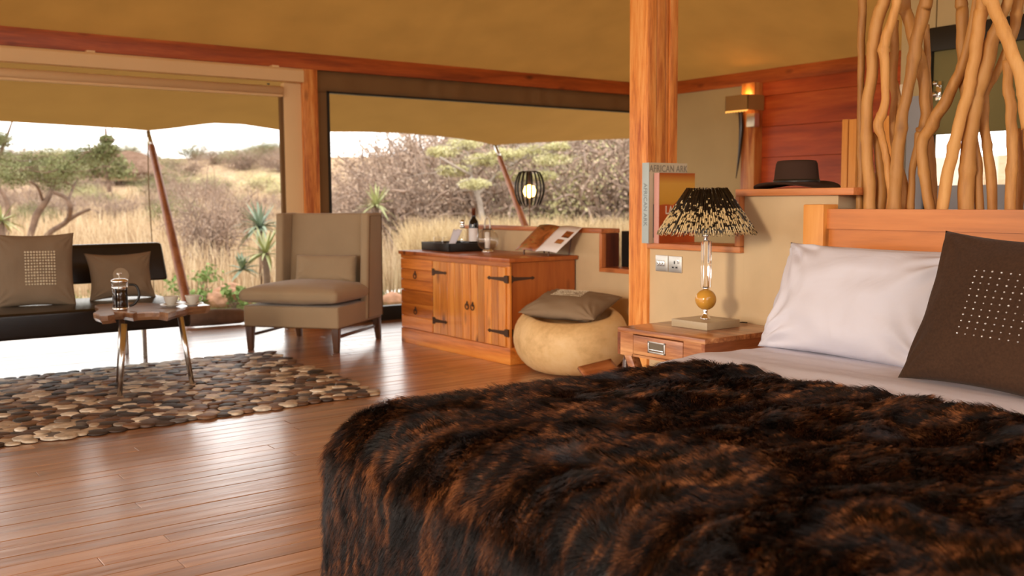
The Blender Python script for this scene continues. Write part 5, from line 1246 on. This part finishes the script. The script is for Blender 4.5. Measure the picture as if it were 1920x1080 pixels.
tree('tree with thick pale grey trunk at the right end of the chest window', 'grey_tree',
     [[(1072, 420, 30, 0), (1072, 370, 26, 0), (1080, 320, 22, 0), (1096, 270, 18, 0), (1108, 220, 15, 0)], [(1075, 330, 14, 0), (1060, 290, 12, 0), (1055, 240, 9, 0)], [(1160, 420, 7, 0), (1148, 370, 6, 0), (1160, 320, 5, 0), (1175, 290, 4, 0)]],
     24, [(1120, 262, 24, 0), (1165, 290, 30, 0), (1150, 340, 30, .8), (1060, 255, 16, 0), (1110, 330, 18, 1)], 7000, .024, M['leaf_dry'], M['bark_grey'], .8)
tree('slim tree above the thatched hut', 'slim_tree', [[(205, 360, 8, 0), (200, 300, 7, 0), (199, 262, 6, 0), (198, 240, 4, 0)], [(200, 275, 4, 0), (211, 250, 3, 0), (209, 236, 2, 0)]], 40, [(198, 300, 30, 0), (225, 318, 24, 0), (170, 318, 22, 0), (200, 262, 9, 0)], 1500, .09, M['leaf_green'], M['bark'], .7)
tree('round dark tree on the far skyline left of the side channel', 'skyline_tree', [[(513, 330, 4, 0), (513, 300, 3, 0)]], 85, [(514, 287, 12, 0), (522, 290, 9, 0), (506, 292, 7, 0)], 900, .16, M['leaf_green'], M['bark'], .7)
# yuccas and aloes
def rosette(name, label, px, py_, dep, L_, n, mat, trunk=True, seed=0, width=.035):
    r = random.Random(seed); g = G(px, dep); c = Vector(O + ray(px, py_) * dep / F); h = max(c.z - g.z, .05); t = thing(name, label, 'plant', (c.x, c.y, g.z))
    if trunk: B().tube([(0, 0, -.05), (.01, 0, h * .5), (0, 0, h)], [.05, .045, .04], 8).build('stem', M['bark'], t, smooth=True)
    for k in range(n):
        a = r.uniform(0, 2 * PI); el = r.uniform(-.35, 1.3); l = L_ * r.uniform(.75, 1.1); droop = .35 if el < .7 else .12
        dx_, dz_ = math.cos(el), math.sin(el); b = B(); vs = []; m_ = 5
        for i in range(m_ + 1):
            s_ = i / m_; w_ = width * (1 - s_) ** .6 * (.6 + .4 * min(1, s_ * 4)); rad = l * s_ * dx_; z = h + l * s_ * dz_ - droop * l * s_ * s_
            cx, cy = rad * math.cos(a), rad * math.sin(a); vs += [(cx - math.sin(a) * w_, cy + math.cos(a) * w_, z), (cx, cy, z - w_ * .4), (cx + math.sin(a) * w_, cy - math.cos(a) * w_, z)]
        b.add(vs, [(3 * i + j, 3 * i + j + 1, 3 * i + j + 4, 3 * i + j + 3) for i in range(m_) for j in range(2)]); b.build('leaf', mat, t, smooth=True)
M['aloe'] = plain('aloe_leaf', (.20, .25, .17), .6, var=.15); M['yucca'] = plain('yucca_leaf', (.34, .35, .15), .5, var=.2)
rosette('yucca', 'yellow green yucca behind the right side of the wing armchair', 706, 385, 15.5, .42, 46, M['yucca'], seed=1, width=.022)
rosette('yucca', 'yellow green yucca left of the wing armchair', 498, 475, 12.5, .42, 46, M['yucca'], seed=2, width=.022)
rosette('aloe', 'blue green aloe above the yucca left of the wing armchair', 488, 425, 14.5, .50, 40, M['aloe'], seed=3)
rosette('yucca', 'bright yucca cut by the left edge above the sofa', 2, 415, 14, .38, 40, M['yucca'], seed=4, width=.022)
rosette('aloe', 'blue green aloe low beside the leaning pole', 455, 505, 12.6, .28, 26, M['aloe'], trunk=False, seed=5)
M['rock'] = plain('red_rock', (.46, .24, .14), .95, bump=.5, bscale=20, var=.3)
for i, (px, dep, s_, lab) in enumerate(((400, 12.4, .20, 'red brown rock at the lawn edge below the bare shrub'), (425, 12.7, .26, 'larger red brown rock at the lawn edge, right of the small one'), (733, 12.6, .16, 'red brown rock at the lawn edge between armchair and chest'))):
    bm = bmesh.new(); bmesh.ops.create_icosphere(bm, subdivisions=3, radius=s_)
    for v in bm.verts: v.co *= 1 + .3 * noise.noise(v.co * 6 + Vector((i * 7, 0, 0))); v.co.z *= .7
    me = bpy.data.meshes.new('rock'); bm.to_mesh(me); bm.free(); me.materials.append(M['rock']); o = bpy.data.objects.new('rock', me); COL.objects.link(o); o.location = G(px, dep, s_ * .3); tag(o, lab, 'rock')
for i, (px, dep, h, lab) in enumerate(((378, 12.6, .62, 'fresh green leafy shrub left of the rocks on the lawn edge'), (432, 12.2, .34, 'small fresh green plant among the rocks on the lawn edge'), (365, 12.2, .28, 'low fresh green plant close to the leaning pole'))):
    t = thing('green_shrub', lab, 'shrub', G(px, dep)); A = twigs(9, h, .8, 90 + i, .006); make_hair('twig', A[:, 0], A, .006, M['bark'], t)
    leaf_mesh('leaf', [(x, y_, z, h * .16) for x, y_, z in A[::2, -1]], 260, .035, M['leaf_fresh'], t, 95 + i)
# stepping log beside the sofa
lg = PZ(374, 596, 0); t = thing('log', 'dark weathered log lying on the deck edge right of the sofa', 'log', (lg[0], 8.55, .0))
B().tube([(-.35, .02, .075), (-.1, 0, .08), (.12, -.01, .075), (.26, 0, .07)], [.065, .075, .068, .04], 12).build('trunk', M['bark'], t, smooth=True)
# thatched hut
g = G(245, 62); t = thing('hut', 'distant thatched hut on the slope behind the leaning pole', 'hut', g)
def HZ(py_): return (O + ray(245, py_) * 62 / F)[2] - g.z
ht_, he = HZ(283), HZ(326); rw = 85 * 62 / F
M['thatch'] = ground_mat('thatch', [(.3, (.13, .075, .05)), (.6, (.22, .14, .10))], 3)
B().lathe([(0, ht_), (rw * .28, ht_ * .90 + he * .10), (rw * 1.0, he), (rw * .95, he - .15), (0, he + .1)], 28, sx=1).build('thatch_roof', M['thatch'], t)
B().lathe([(rw * .8, 0), (rw * .8, he)], 28).build('wall', plain('hut_wall', (.40, .30, .16), .9, var=.3), t)
